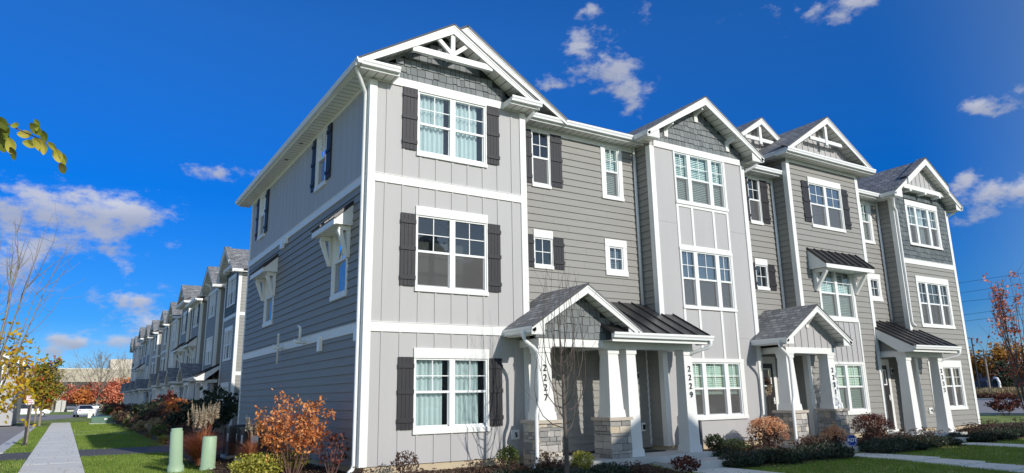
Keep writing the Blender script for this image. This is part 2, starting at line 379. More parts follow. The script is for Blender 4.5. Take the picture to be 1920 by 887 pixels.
def window(parent, F, sp, lite=False):
    un = sp['u']; z0, zm, z1 = sp['z']; oc = sp['oc']; g = .035
    h = (un[0][0] - g, un[-1][1] + g, z0 - g, z1 + g)
    mb = MB().mat(M_WHITE); c = .040
    if oc[0] < h[0] - .01: mb.fbox(F, oc[0], h[0], h[2], h[3], .003, c)
    if oc[1] > h[1] + .01: mb.fbox(F, h[1], oc[1], h[2], h[3], .003, c)
    if oc[3] > h[3] + .01: mb.fbox(F, oc[0] - .004, oc[1] + .004, h[3], oc[3], .003, c + .008)
    if oc[2] < h[2] - .01: mb.fbox(F, oc[0] - .008, oc[1] + .008, oc[2], h[2], .003, c + .016)
    wobj = mb.build('window', parent)
    mb = MB().mat(M_VINYL)
    mb.fbox(F, h[0], un[0][0], z0, z1, -.07, .018); mb.fbox(F, un[-1][1], h[1], z0, z1, -.07, .018)
    mb.fbox(F, h[0], h[1], h[2], z0, -.07, .022); mb.fbox(F, h[0], h[1], z1, h[3], -.07, .018)
    for (a, b), (c_, d_) in zip(un, un[1:]): mb.fbox(F, b, c_, z0, z1, -.07, .026)
    mu = MB().mat(M_VINYL); gl = MB().mat(sp.get('glass', M_GLASS)); sc = MB().mat(M_SCREEN); ins = MB()
    for a, b in un:
        if zm:
            mb.fbox(F, a, b, zm - .026, zm + .022, -.05, .008)
            mb.fbox(F, a, a + .02, z0, zm - .026, -.05, -.02); mb.fbox(F, b - .02, b, z0, zm - .026, -.05, -.02); mb.fbox(F, a, b, z0, z0 + .03, -.05, -.02)
        zl = zm if zm else z0; mid = (a + b) / 2; zc = (zl + z1) / 2
        gr = sp.get('grid', 'x')
        if gr:
            mu.fbox(F, mid - .009, mid + .009, zl, z1, -.03, -.008); mu.fbox(F, a, b, zc - .009, zc + .009, -.031, -.009)
        gl.face([F.p(a, zl, -.024), F.p(b, zl, -.024), F.p(b, z1, -.024), F.p(a, z1, -.024)], .5)
        if zm:
            gl.face([F.p(a, z0, -.042), F.p(b, z0, -.042), F.p(b, zm, -.042), F.p(a, zm, -.042)], .5)
            if sp.get('screen', True): sc.face([F.p(a + .01, z0 + .01, -.012), F.p(b - .01, z0 + .01, -.012), F.p(b - .01, zm - .03, -.012), F.p(a + .01, zm - .03, -.012)], .5)
    mb.build('sash', wobj)
    if mu.f: mu.build('muntin', wobj)
    gl.build('pane', wobj)
    if sc.f: sc.build('insect_screen', wobj)
    # the room behind
    rm = MB().mat(M_DARKIN); D = -.75
    for q in ([(h[0], h[2], D), (h[1], h[2], D), (h[1], h[3], D), (h[0], h[3], D)],):
        rm.face([F.p(*k) for k in q])
    for q in ([(h[0], h[2], D), (h[0], h[2], 0), (h[0], h[3], 0), (h[0], h[3], D)], [(h[1], h[2], D), (h[1], h[2], 0), (h[1], h[3], 0), (h[1], h[3], D)],
              [(h[0], h[2], D), (h[1], h[2], D), (h[1], h[2], 0), (h[0], h[2], 0)], [(h[0], h[3], D), (h[1], h[3], D), (h[1], h[3], 0), (h[0], h[3], 0)]):
        rm.face([F.p(*k) for k in q])
    rm.build('room', wobj)
    kd = sp.get('in', 'dark')
    if kd == 'curtain':
        cb = MB().mat(M_CURT)
        for a, b in un:
            x = a - .03; e = b - .105; n = int((e - x) / .012); pts = []
            for i in range(n + 1):
                s = x + (e - x) * i / n; ph = s * 2 * math.pi / .115; pts.append((s, -.13 + .030 * math.sin(ph) + .008 * math.sin(ph * .37)))
            for (s, d), (s2, d2) in zip(pts, pts[1:]): cb.face([F.p(s, z0 - .02, d), F.p(s2, z0 - .02, d2), F.p(s2, z1 + .02, d2), F.p(s, z1 + .02, d)], .5)
        cb.build('curtain', wobj, smooth=True)
    elif kd.startswith('blind'):
        cb = MB().mat({'blind': M_BLIND, 'blindg': M_BLINDG, 'blindd': M_BLINDD}[kd]); st = .052
        for a, b in un:
            z = z1; lo = z0 + (z1 - z0) * sp.get('gap', 0.0)
            while z > lo:
                cb.face([F.p(a - .01, z - .046, -.088), F.p(b + .01, z - .046, -.088), F.p(b + .01, z, -.112), F.p(a - .01, z, -.112)], .5); z -= st
            if sp.get('gap'): cb.fbox(F, a - .01, b + .01, lo - .03, lo, -.12, -.085)
        cb.build('blind', wobj)
    for a0, a1 in sp.get('sh', []):
        s0, s1 = sp.get('shz', (z0 - .02, z1 + .05)); sb = MB().mat(M_SHUT); n = 4 if a1 - a0 > .25 else 3; pw = (a1 - a0) / n
        for i in range(n): sb.fbox(F, a0 + i * pw + .003, a0 + (i + 1) * pw - .003, s0, s1, .02, .044)
        sb.fbox(F, a0 + .01, a1 - .01, s0 + .01, s1 - .01, .012, .03)
        hgt = s1 - s0
        for q in ((.11, .17) if hgt < 1.1 else (.10, .10)):
            pass
        zz = [s0 + .13, s1 - .22] + ([(s0 + s1) / 2 - .02] if hgt > 1.1 else [])
        for q in zz: sb.fbox(F, a0 - .006, a1 + .006, q, q + .085, .044, .066)
        sb.build('shutter', wobj)
    return h
def W(u, z, oc, **k): return dict(u=u, z=z, oc=oc, **k)
def shift(sp, x):
    q = dict(sp); q['u'] = [(a + x, b + x) for a, b in sp['u']]; o = sp['oc']; q['oc'] = (o[0] + x, o[1] + x, o[2], o[3])
    if 'sh' in sp: q['sh'] = [(a + x, b + x) for a, b in sp['sh']]
    return q

def gutter(mb, p0, p1, out, m=M_VINYL):
    """K-style gutter whose top outer lip runs from p0 to p1; out points away from the wall"""
    p0, p1, out = Vector(p0), Vector(p1), Vector(out); mb.mat(m)
    prof = [(-.115, -.118), (-.028, -.118), (-.02, -.075), (0, -.045), (0, 0), (-.014, 0), (-.014, -.03), (-.115, -.03)]
    A = [p0 + out * a + Z * b for a, b in prof]
    mb.prism(A, p1 - p0)
def eave(parent, F, a0, a1, z, ov=.5, name='eave', ends=True, soff=True, g=True):
    """boxed eave: soffit, fascia and gutter along a wall frame; ov reaches to the gutter's lip"""
    mb = MB().mat(M_WHITE); o = ov - .115
    mb.fbox(F, a0, a1, z - .17, z - .03, o - .02, o)
    b = [F.p(a0, z - .158, 0.002), F.p(a1, z - .158, 0.002), F.p(a1, z - .158, o - .02), F.p(a0, z - .158, o - .02)]
    mb.mat(M_SOFF); L_ = (a1 - a0); mb.face(b, .5, [(0, 0), (L_, 0), (L_, o), (0, o)])
    mb.mat(M_WHITE)
    for a in (a0, a1 - .02): mb.fbox(F, a, a + .02, z - .17, z - .03, .002, o - .022)
    mb.mat(M_SHING); mb.face([F.p(a0, z - .005, ov), F.p(a1, z - .005, ov), F.p(a1, z + .28, -.02), F.p(a0, z + .28, -.02)], .5)
    ob = mb.build(name, parent)
    if g:
        gb = MB(); gutter(gb, F.p(a0 - .015, z, ov), F.p(a1 + .015, z, ov), F.n); gb.build('gutter', ob)
    return ob
def rake_z(x, rx, rz, sl): return rz - abs(x - rx) * sl
def gable_roof(parent, xl, xr, ze, rx, rz, yf, yb, fh=.25, side_boxes=(None, None), name='gable_roof', gut=(True, True), sb_y=None):
    """two slopes, white rakes, boxed side eaves back to the walls (side_boxes = wall x left / right)"""
    sl_l = (rz - ze) / (rx - xl); sl_r = (rz - ze) / (xr - rx)
    mb = MB()
    mb.slab([(xl, yf - .025, ze), (xl, yb, ze), (rx, yb, rz), (rx, yf - .025, rz)], .035, M_SHING, M_BLACK)
    mb.slab([(xr, yb, ze), (xr, yf - .025, ze), (rx, yf - .025, rz), (rx, yb, rz)], .035, M_SHING, M_BLACK)
    ro = mb.build(name, parent)
    sf = MB().mat(M_SOFF)
    for sx, ex in ((xl, 1), (xr, -1)):
        q = [(sx, yf + .03, ze - .15), (rx, yf + .03, rz - .15), (rx, yf + 1.6, rz - .15), (sx, yf + 1.6, ze - .15)]; l = math.hypot(rx - sx, rz - ze)
        sf.face(q, .5, [(0, 0), (l, 0), (l, 1.6), (0, 1.6)])
    sf.build('rake_soffit', ro)
    fb = MB().mat(M_WHITE)
    for sx in (xl, xr):
        e = .16
        fb.prism([(sx, yf, ze - .035), (rx, yf, rz - .035), (rx, yf, rz - fh), (sx, yf, ze - .035 - .13)], (0, .034, 0))
        fb.prism([(sx, yf - .014, ze - .03), (rx, yf - .014, rz - .03), (rx, yf - .014, rz - .085), (sx, yf - .014, ze - .085)], (0, .016, 0))
    fb.build('rake_board', ro)
    for i, (sx, wx) in enumerate(((xl, side_boxes[0]), (xr, side_boxes[1]))):
        if wx is None: continue
        s = 1 if i == 0 else -1; x0 = sx + s * .115; ye = yb if sb_y is None else sb_y
        bb = MB().mat(M_WHITE); zt = ze + abs(wx - sx) * (sl_l if i == 0 else sl_r) - .05
        bb.prism([(x0 - s * .09, yf + .036, ze - .17), (wx, yf + .036, ze - .17), (wx, yf + .036, zt), (x0 - s * .09, yf + .036, ze - .045)], (0, .02, 0))
        bb.prism([(x0, yf + .056, ze - .17), (x0 + s * .02, yf + .056, ze - .17), (x0 + s * .02, yf + .056, ze - .03), (x0, yf + .056, ze - .03)], (0, ye - yf - .056, 0))
        bb.mat(M_SOFF); l = ye - yf; ww = abs(wx - x0)
        bb.face([(x0, yf + .03, ze - .155), (x0, ye, ze - .155), (wx, ye, ze - .155), (wx, yf + .03, ze - .155)], .5, [(0, 0), (l, 0), (l, ww), (0, ww)])
        eb = bb.build('side_eave', ro)
        if gut[i]:
            gb = MB(); gutter(gb, (sx, yf - .0, ze), (sx, ye, ze), (-s, 0, 0)); gb.build('gutter', ro)
    return ro
def gable_poly(xl, xr, ze, rx, rz, off):
    sl = (rz - ze) / (rx - xl); sr = (rz - ze) / (xr - rx)
    return lambda z, x: z < (rz - off - (rx - x) * sl if x < rx else rz - off - (x - rx) * sr)
def gable_face(mb, F, a0, a1, z0, rx, rz, sl, sr, m, d=.004):
    """flat triangle/trapezoid of cladding under a gable"""
    zl, zr = max(z0, rz - (rx - a0) * sl), max(z0, rz - (a1 - rx) * sr); mb.mat(m)
    mb.face([F.p(a0, z0, d), F.p(a1, z0, d), F.p(a1, zr, d), F.p(rx, rz, d), F.p(a0, zl, d)], .5)
def corner_boards(root, x0, x1, z0, z1, y=0.0, back=RW, w=.125, both=True):
    for x, s in ((x0, 1), (x1, -1)):
        mb = MB().mat(M_WHITE)
        mb.box(min(x, x + s * w) - (.036 if s > 0 else 0), max(x, x + s * w) + (.036 if s < 0 else 0), y - .036, y + .003, z0, z1)
        if both: mb.box(x - s * .036, x - s * .001, y + .003, y + w, z0, z1)
        mb.build('corner_board', root)
def side_walls(root, x0, x1, z0, z1, y0=0.0, y1=RW, m=None, sides=(1, 1)):
    for x, s, on in ((x0, -1, sides[0]), (x1, 1, sides[1])):
        if not on: continue
        F = Fr((x, y0, 0), (0, 1, 0), (s, 0, 0)); mb = MB(); lap_wall(mb, F, 0, y1 - y0, z0, z1, [], m or M_SIDING, False); mb.build('side_wall', root)
def downspout(root, pts, r=.042, name='downspout'):
    mb = MB().mat(M_VINYL); P = [Vector(p) for p in pts]; out = [P[0]]
    for a, b, c in zip(P, P[1:], P[2:]):
        t = .06; out += [b + (a - b).normalized() * min(t, (a - b).length / 2), b + (c - b).normalized() * min(t, (c - b).length / 2)]
    out.append(P[-1]); mb.tube(out, r, 8); return mb.build(name, root, smooth=True)
def foundation(root, x0, x1, y, y1):
    MB().mat(M_FOUND).box(x0 + .03, x1 - .03, y + .03, y1, -1.0, -.002).build('foundation', root)
def trim_board(root, F, a0, a1, z0, z1, d=.038, name='band_board'):
    mb = MB().mat(M_WHITE).fbox(F, a0, a1, z0, z1, .003, d)
    if name == 'band_board': mb.fbox(F, a0, a1, z1, z1 + .012, .003, d + .012)
    return mb.build(name, root)

U2 = [(1.12, 1.87), (2.0, 2.74)]
def bay_a(root, x0, lite=False, left_end=False):
    """panel and batten bay, shake gable with a sunburst truss"""
    X = x0; wd = 3.85; F = Fr((X, 0, 0), (1, 0, 0), (0, -1, 0))
    k = dict(**{'in': 'curtain'})
    ws = [W(U2, (.69, 1.38, 2.02), (1.063, 2.807, .556, 2.257), sh=[(.717, 1.055), (2.815, 3.14)], shz=(.657, 2.071), screen=False, **k),
          W(U2, (3.54, 4.28, 5.02), (1.063, 2.807, 3.418, 5.248), sh=[(.717, 1.055), (2.815, 3.14)], shz=(3.52, 5.06), glass=M_GLASS),
          W(U2, (6.49, 7.14, 7.84), (1.063, 2.807, 6.371, 7.92), sh=[(.717, 1.055), (2.815, 3.14)], shz=(6.486, 7.909), screen=False, **k)]
    hs = [window(root, F, q, lite) for q in ws]
    clr = [q['oc'] for q in ws]
    mb = MB(); flat_wall(mb, F, 0, wd, 0, 8.1, hs, M_PANEL)
    xs = [.37 + .391 * i for i in range(9)]
    for a, b in ((0, 2.567), (2.753, 5.667), (5.841, 7.9)): battens(mb, F, xs, a, b, clr, M_PANEL)
    for a in (0,):
        pass
    mb.build('front_wall', root)
    trim_board(root, F, .125, 3.725, 2.567, 2.753); trim_board(root, F, .125, 3.725, 5.667, 5.841)
    trim_board(root, F, .125, 3.725, 7.905, 8.087, .04, 'frieze_board')
    corner_boards(root, X, X + wd, 0, 7.92)
    xl, xr, rx, rz, ze = X - .5, X + 4.05, X + 1.76, 9.52, 8.1
    ze_r = 8.06
    # shake gable
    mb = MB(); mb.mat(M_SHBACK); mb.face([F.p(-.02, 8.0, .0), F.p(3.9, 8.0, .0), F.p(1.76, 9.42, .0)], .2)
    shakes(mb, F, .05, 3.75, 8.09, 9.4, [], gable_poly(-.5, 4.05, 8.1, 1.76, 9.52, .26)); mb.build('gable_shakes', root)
    ro = gable_roof(root, xl, xr, ze, rx, rz, -.42, 1.4, .25)
    # eave returns on the front
    for a0, a1 in ((-.385, .45), (3.26, 4.08)):
        e = eave(root, F, a0, a1, 8.1, .5, 'eave_return')
    MB().mat(M_WHITE).fbox(F, 0.45, .48, 7.93, 8.07, .003, .38).build('return_cap', root)
    # truss
    t = MB().mat(M_WHITE); T = Fr((X, -.30, 0), (1, 0, 0), (0, -1, 0))
    t.fbox(T, .78, 2.78, 8.62, 8.76, 0, .09); t.fbox(T, 1.71, 1.81, 8.76, 9.3, .012, .078)
    for s in (-1, 1):
        a = T.p(1.76 + s * .03, 8.80, .045); b = T.p(1.76 + s * .48, 9.18, .045); n = Vector((-(b - a).z, 0, (b - a).x)).normalized() * .045
        t.prism([a + n + Vector((0, .03, 0)), b + n + Vector((0, .03, 0)), b - n + Vector((0, .03, 0)), a - n + Vector((0, .03, 0))], (0, -.06, 0))
    t.build('gable_truss', root)
    foundation(root, X, X + wd, 0, 1.0)
U3 = [(.92, 1.365), (1.505, 2.21), (2.355, 2.785)]
def bay_b(root, x0, lite=False, gable_m=None, boards=False):
    X = x0; wd = 3.72; F = Fr((X, 0, 0), (1, 0, 0), (0, -1, 0)); ps = M_PANEL if not boards else M_SIDING
    ws = [W(U3, (.70, 1.38, 2.02), (.84, 2.98, .577, 2.154), **{'in': 'blindg', 'gap': .42}), W(U3, (3.545, 4.285, 5.01), (.84, 2.90, 3.454, 5.12), glass=M_GLASS_B, **{'in': 'blindd'}),
          W(U3, (6.46, 7.13, 7.81), (.84, 2.90, 6.345, 7.86), **{'in': 'blind'})]
    hs = [window(root, F, q, lite) for q in ws]; clr = [q['oc'] for q in ws]
    mb = MB()
    if boards: lap_wall(mb, F, 0, wd, 0, 7.95, hs, ps, not lite)
    else:
        flat_wall(mb, F, 0, wd, 0, 8.0, hs, ps)
        mb.mat(M_MORTAR)
        for a, b, z in ((.125, .84, 5.77), (2.9, wd - .125, 5.77), (.125, .84, 2.72), (2.9, wd - .125, 2.72)): mb.fbox(F, a, b, z, z + .005, .003, .0055)
        mb.mat(M_WHITE)
        for p, q in ((2.154, 3.454), (5.12, 6.345)):
            for a, b in ((.84, .92), (1.395, 1.475), (2.24, 2.32), (2.82, 2.90)): mb.fbox(F, a, b, p, q, .003, .026)
        mb.fbox(F, .92, 2.82, 5.12 - .0, 5.20, .003, .027); mb.fbox(F, .92, 2.82, 6.27, 6.343, .003, .027)
    mb.build('front_wall', root)
    trim_board(root, F, .125, wd - .125, 7.861, 8.036, .04, 'frieze_board')
    corner_boards(root, X, X + wd, 0, 7.86); side_walls(root, X, X + wd, 0, 7.95)
    xl, xr, rx, rz, ze = X - .47, X + wd + .47, X + 1.86, 9.55, 8.1
    sl = (rz - ze) / (rx - xl)
    mb = MB()
    if boards:
        gable_face(mb, F, 0, wd, 8.0, 1.86, 9.35, sl, sl, M_PANEL)
        for x in [1.86 + .3 * i for i in range(-5, 6)]:
            zt = 9.3 - abs(x - 1.86) * sl
            if zt > 8.1: battens(mb, F, [x], 8.04, zt, [], M_PANEL)
        mb.build('gable_panel', root)
    else:
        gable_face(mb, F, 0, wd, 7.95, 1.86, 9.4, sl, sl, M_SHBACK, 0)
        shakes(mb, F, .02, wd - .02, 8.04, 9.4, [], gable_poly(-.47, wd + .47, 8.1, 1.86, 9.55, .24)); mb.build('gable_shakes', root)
    gable_roof(root, xl, xr, ze, rx, rz, -.45, 6.0, .27, (X, X + wd), sb_y=RW - .5)
    # corbel brackets
    for bx, bz in ((.62, 8.52), (1.86, 9.2), (3.1, 8.52)):
        b = MB().mat(M_WHITE); b.fbox(F, bx - .07, bx + .07, bz - .3, bz + .02, .02, .05)
        b.prism([F.p(bx - .035, bz - .24, .05), F.p(bx - .035, bz - .1, .07), F.p(bx - .035, bz - .02, .32), F.p(bx - .035, bz + .08, .34), F.p(bx - .035, bz + .08, .05)], F.u * .07)
        b.fbox(F, bx - .05, bx + .05, bz + .05, bz + .11, .05, .40); b.build('gable_bracket', root)
    foundation(root, X, X + wd, 0, 1.0)
def metal_roof(mb, quad, step=.42, rib=.03):
    a, b, c, d = (Vector(p) for p in quad); u = (b - a).normalized(); n = u.cross(d - a).normalized()
    if n.z < 0: n = -n
    mb.mat(M_METAL); mb.face([a, b, c, d], .5); mb.face([p - n * .03 for p in (d, c, b, a)], .5)
    for p, q in ((a, b), (b, c), (c, d), (d, a)): mb.face([p, q, q - n * .03, p - n * .03], .5)
    L_ = (b - a).length; k = max(1, round(L_ / step))
    for i in range(k + 1):
        t = i / k; p = a.lerp(b, t); q = d.lerp(c, t); h = u * .011
        if i == 0: p += h; q += h
        if i == k: p -= h; q -= h
        mb.hexa([p - h, p + h, q + h, q - h, p - h + n * rib, p + h + n * rib, q + h + n * rib, q - h + n * rib])
def awning(root, F, a0, a1, zt, zf, out=.62, br=(.26,), brz=.66, inner=None):
    """metal-roofed window hood on two brackets"""
    mb = MB(); metal_roof(mb, [F.p(a0, zf + .03, out), F.p(a1, zf + .03, out), F.p(a1, zt, .02), F.p(a0, zt, .02)], .36)
    o = mb.build('window_hood', root)
    b = MB().mat(M_WHITE)
    for a in (a0 + .03, a1 - .06): b.prism([F.p(a, zf - .10, .004), F.p(a, zf - .10, out - .03), F.p(a, zf, out - .03), F.p(a, zt - .05, .004)], F.u * .03)
    b.fbox(F, a0 + .03, a1 - .03, zf - .12, zf + .0, out - .032, out - .002)
    b.mat(M_SOFF); b.face([F.p(a0 + .03, zf - .09, .005), F.p(a1 - .03, zf - .09, .005), F.p(a1 - .03, zf - .09, out - .03), F.p(a0 + .03, zf - .09, out - .03)], .5, [(0, 0), (a1 - a0, 0), (a1 - a0, out), (0, out)])
    b.build('hood_fascia', o)
    for a in (inner if inner else (a0 + .2, a1 - .32)):
        k = MB().mat(M_WHITE); zb = zf - .095 - brz
        k.fbox(F, a, a + .11, zb, zf - .095, .02, .10)
        k.fbox(F, a, a + .11, zf - .195, zf - .097, .10, out - .14)
        k.prism([F.p(a + .002, zb + .02, .10), F.p(a + .002, zb + .15, .10), F.p(a + .002, zf - .2, out - .23), F.p(a + .002, zf - .2, out - .12)], F.u * .106)
        k.build('hood_bracket', o)
def bay_c(root, x0, lite=False, gable=True, top=8.65):
    """lap-sided bay, taller, with pediment gable and hooded window"""
    X = x0; wd = 3.74; F = Fr((X, 0, 0), (1, 0, 0), (0, -1, 0)); T = top
    u2 = [(1.06, 1.80), (1.93, 2.66)]
    ws = [W(u2, (.70, 1.38, 2.02), (.97, 2.78, .54, 2.13), **{'in': 'blindg'}), W(u2, (3.54, 4.27, 4.98), (.93, 2.80, 3.39, 5.05), **{'in': 'blind'}),
          W(u2, (6.46, 7.15, 7.80), (.99, 2.735, 6.345, 8.034), sh=[(.64, .975), (2.75, 3.08)], shz=(6.5, 7.86), glass=M_GLASS_B)]
    hs = [window(root, F, q, lite) for q in ws]; clr = [q['oc'] for q in ws]
    mb = MB(); lap_wall(mb, F, 0, wd, 0, T - .1, hs + [(.93, 2.87, 2.13, 3.39)], M_SIDING, not lite)
    flat_wall(mb, F, .93, 2.87, 2.13, 3.39, [], M_PANEL, .01); battens(mb, F, [1.2 + .28 * i for i in range(6)], 2.13, 3.39, [], M_PANEL, .04, .03)
    mb.mat(M_WHITE); mb.fbox(F, 2.80, 2.87, .54, 3.4, .003, .034); mb.fbox(F, .86, .93, 2.13, 3.4, .003, .034)
    mb.build('front_wall', root)
    corner_boards(root, X, X + wd, 0, T - .27); side_walls(root, X, X + wd, 0, T - .16, 0, RW + 2.5 if T > 8.3 else RW)
    trim_board(root, F, .0, wd, T - .27, T - .16, .034, 'frieze_board')
    awning(root, F, .55, 3.12, 5.63, 5.05, .62, inner=(.72, 2.78))
    e = eave(root, F, -.47, wd + .47, T, .5, 'front_eave')
    foundation(root, X, X + wd, 0, 1.0)
    if not gable:
        r = MB(); r.slab([(X - .45, -.5, T), (X + wd + .45, -.5, T), (X + wd + .45, 4, T + 1.6), (X - .45, 4, T + 1.6)], .04, M_SHING, M_BLACK); r.build('bay_roof', root); return
    rx, rz = X + 1.85, T + 1.48; xl, xr = X - .47, X + wd + .47; sl = 1.48 / (rx - xl)
    G = Fr((X, -.02, 0), (1, 0, 0), (0, -1, 0)); mb = MB(); gable_face(mb, G, 0.1, wd - .1, T + .05, 1.85, rz - .1, sl, sl, M_PANEL)
    for x in [1.85 + .3 * i for i in range(-4, 5)]: battens(mb, G, [x], T + .1, rz - .13 - abs(x - 1.85) * sl, [], M_PANEL)
    mb.build('gable_panel', root)
    gable_roof(root, xl, xr, T, rx, rz, -.42, 6.5, .25, (X, X + wd), gut=(True, True), sb_y=2.6)
    t = MB().mat(M_WHITE); Q = Fr((X, -.24, 0), (1, 0, 0), (0, -1, 0))
    t.fbox(Q, 1.0, 2.7, T + .58, T + .70, 0, .07); t.fbox(Q, 1.79, 1.91, T + .50, rz - .25, .01, .09); t.build('gable_truss', root)
def bay_d(root, x0, lite=False):
    X = x0; wd = 3.68; F = Fr((X, 0, 0), (1, 0, 0), (0, -1, 0))
    u = [(.92, 1.37), (1.50, 2.22), (2.35, 2.80)]
    ws = [W(u, (.67, 1.36, 1.98), (.76, 2.96, .54, 2.25)), W(u, (3.515, 4.25, 4.97), (.76, 2.96, 3.39, 5.221)), W(u, (6.44, 7.14, 7.80), (.76, 2.96, 6.34, 8.038), **{'in': 'curtain'})]
    hs = [window(root, F, q, lite) for q in ws]
    mb = MB(); lap_wall(mb, F, 0, wd, 0, 5.64, hs, M_SIDING, not lite); mb.build('front_wall', root)
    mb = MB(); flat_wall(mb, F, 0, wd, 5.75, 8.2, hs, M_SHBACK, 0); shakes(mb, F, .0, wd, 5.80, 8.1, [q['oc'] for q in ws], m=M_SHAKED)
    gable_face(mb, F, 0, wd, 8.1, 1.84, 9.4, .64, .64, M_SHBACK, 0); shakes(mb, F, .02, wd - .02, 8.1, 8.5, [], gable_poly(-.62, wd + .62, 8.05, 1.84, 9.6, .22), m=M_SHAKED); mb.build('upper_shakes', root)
    trim_board(root, F, .125, wd - .125, 5.634, 5.806)
    corner_boards(root, X, X + wd, 0, 7.95); side_walls(root, X, X + wd, 0, 7.95)
    rx, rz = X + 1.62, 9.6; rx = X + 1.84 - .1
    xl, xr = X - .55, X + wd + .4
    gable_roof(root, xl, xr, 8.08, rx, rz, -.45, 6.0, .25, (X, X + wd), sb_y=RW - .5)
    # proud upper gable: panel, beam, three corbels
    G = Fr((X, -.2, 0), (1, 0, 0), (0, -1, 0)); sl = (rz - 8.08) / (rx - xl); c = rx - X
    mb = MB(); gable_face(mb, G, c - 1.25, c + 1.25, 8.5, c, rz - .12, sl, sl, M_PANEL)
    for i in range(-4, 5): battens(mb, G, [c + i * .3], 8.5, rz - .16 - abs(i * .3) * sl, [], M_PANEL)
    mb.build('gable_panel', root)
    MB().mat(M_WHITE).fbox(G, c - 1.35, c + 1.35, 8.36, 8.52, -.2, .1).build('gable_beam', root)
    for i in (-1, 0, 1):
        b = MB().mat(M_WHITE); b.fbox(G, c + i * 1.0 - .06, c + i * 1.0 + .06, 8.27, 8.36, -.18, .14); b.build('gable_bracket', root)
    fb = MB().mat(M_WHITE)
    for s in (-1, 1):
        x1 = rx + s * 1.38; z1 = rz - 1.38 * sl
        fb.prism([(x1, -.51, z1 + .06), (rx, -.51, rz + .06), (rx, -.51, rz - .22), (x1, -.51, z1 - .22)], (0, .05, 0))
    fb.build('rake_board', root)
    r = MB()
    for s in (-1, 1):
        x1 = rx + s * 1.40; z1 = rz - 1.40 * sl
        r.slab([(x1, -.54, z1 + .07), (x1, -.2, z1 + .07), (rx, -.2, rz + .07), (rx, -.54, rz + .07)], .04, M_SHING, M_WHITE)
    r.build('raised_shingles', root)
    foundation(root, X, X + wd, 0, 1.0)
def recess(root, xa, xb, wins=(), lite=False, shade_l=False):
    F = Fr((xa, RW, 0), (1, 0, 0), (0, -1, 0)); L_ = xb - xa; hs = []
    for x, kind in wins:
        if kind == 's':
            up = W([(x + .05, x + .515)], (6.46, 7.14, 7.81), (x, x + .565, 6.342, 7.855), sh=[(x - .40, x - .01), (x + .575, x + .93)], shz=(6.42, 7.83))
            dn = W([(x + .05, x + .515)], (4.40, None, 5.02), (x, x + .565, 4.28, 5.246), sh=[(x - .36, x - .01), (x + .575, x + .90)], shz=(4.3, 5.10))
        else:
            up = W([(x + .17, x + .57)], (6.46, 7.14, 7.78), (x, x + .735, 6.342, 7.85), **{'in': 'blind'})
            dn = W([(x + .17, x + .57)], (4.46, None, 5.02), (x, x + .735, 4.28, 5.246), **{'in': 'blindd'})
        for q in (up, dn): hs.append(window(root, F, q, lite))
    door = (.78, 1.02)
    mb = MB(); lap_wall(mb, F, 0, L_, -.05, 7.95, hs, M_SIDING, not lite); mb.build('recess_wall', root)
    trim_board(root, F, .03, L_ - .03, 7.80, 7.942, .03, 'frieze_board')
    eave(root, F, -.05, L_ + .05, 8.1, .5, 'recess_eave')
    MB().mat(M_WHITE).box(xb - .045, xb - .003, RW - .045, RW - .003, 0, 7.8).build('inside_corner_trim', root)
def door_unit(root, x, dw=.92, y=RW):
    F = Fr((x, y, 0), (1, 0, 0), (0, -1, 0)); mb = MB().mat(M_WHITE)
    mb.fbox(F, -.12, 0, -.06, 2.2, .02, .07); mb.fbox(F, dw, dw + .12, -.06, 2.2, .02, .07); mb.fbox(F, -.12, dw + .12, 2.08, 2.28, .021, .075); mb.fbox(F, -.1, dw + .1, -.09, -.02, .02, .14)
    f = mb.build('door_frame', root)
    d = MB().mat(M_DOOR); d.fbox(F, .0, dw, -.02, 2.08, .022, .04)
    for i in range(int((dw - .1) / .155)): d.fbox(F, .08 + i * .155, .08 + i * .155 + .14, .1, 1.35, .04, .05)
    dd = d.build('door', root)
    d = MB().mat(M_WHITE); F2 = F
    d.fbox(F, .10, dw - .1, 1.42, 1.46, .04, .06); d.fbox(F, .10, dw - .1, 1.90, 1.94, .04, .06); d.fbox(F, .10, .14, 1.46, 1.9, .04, .06); d.fbox(F, dw - .14, dw - .1, 1.46, 1.9, .04, .06); d.build('door_light_frame', dd)
    g = MB().mat(M_GLASS_B); g.face([F.p(.14, 1.46, .046), F.p(dw - .14, 1.46, .046), F.p(dw - .14, 1.9, .046), F.p(.14, 1.9, .046)], .5); g.build('door_pane', dd)
    h = MB().mat(M_VINYL).fbox(F, dw - .09, dw - .04, .92, 1.1, .05, .075); h.tube([F.p(dw - .065, 1.0, .07), F.p(dw - .065, 1.0, .11), F.p(dw - .17, 1.0, .11)], .012, 6); h.build('handle', dd)
def column(parent, cx, cy, zb, zt, wb=.40, wt=.29, plinth=True):
    mb = MB().mat(M_WHITE)
    def ring(w, z): return [(cx - w, cy - w, z), (cx + w, cy - w, z), (cx + w, cy + w, z), (cx - w, cy + w, z)]
    p = .16 if plinth else 0
    if plinth: mb.hexa(ring(wb / 2 + .025, zb) + ring(wb / 2 + .012, zb + p))
    mb.hexa(ring(wb / 2 - .005, zb + p) + ring(wt / 2, zt - .12)); mb.hexa(ring(wt / 2 + .02, zt - .13) + ring(wt / 2 + .02, zt)); mb.hexa(ring(wt / 2 + .035, zt - .03) + ring(wt / 2 + .035, zt + .001))
    return mb.build('column', parent)
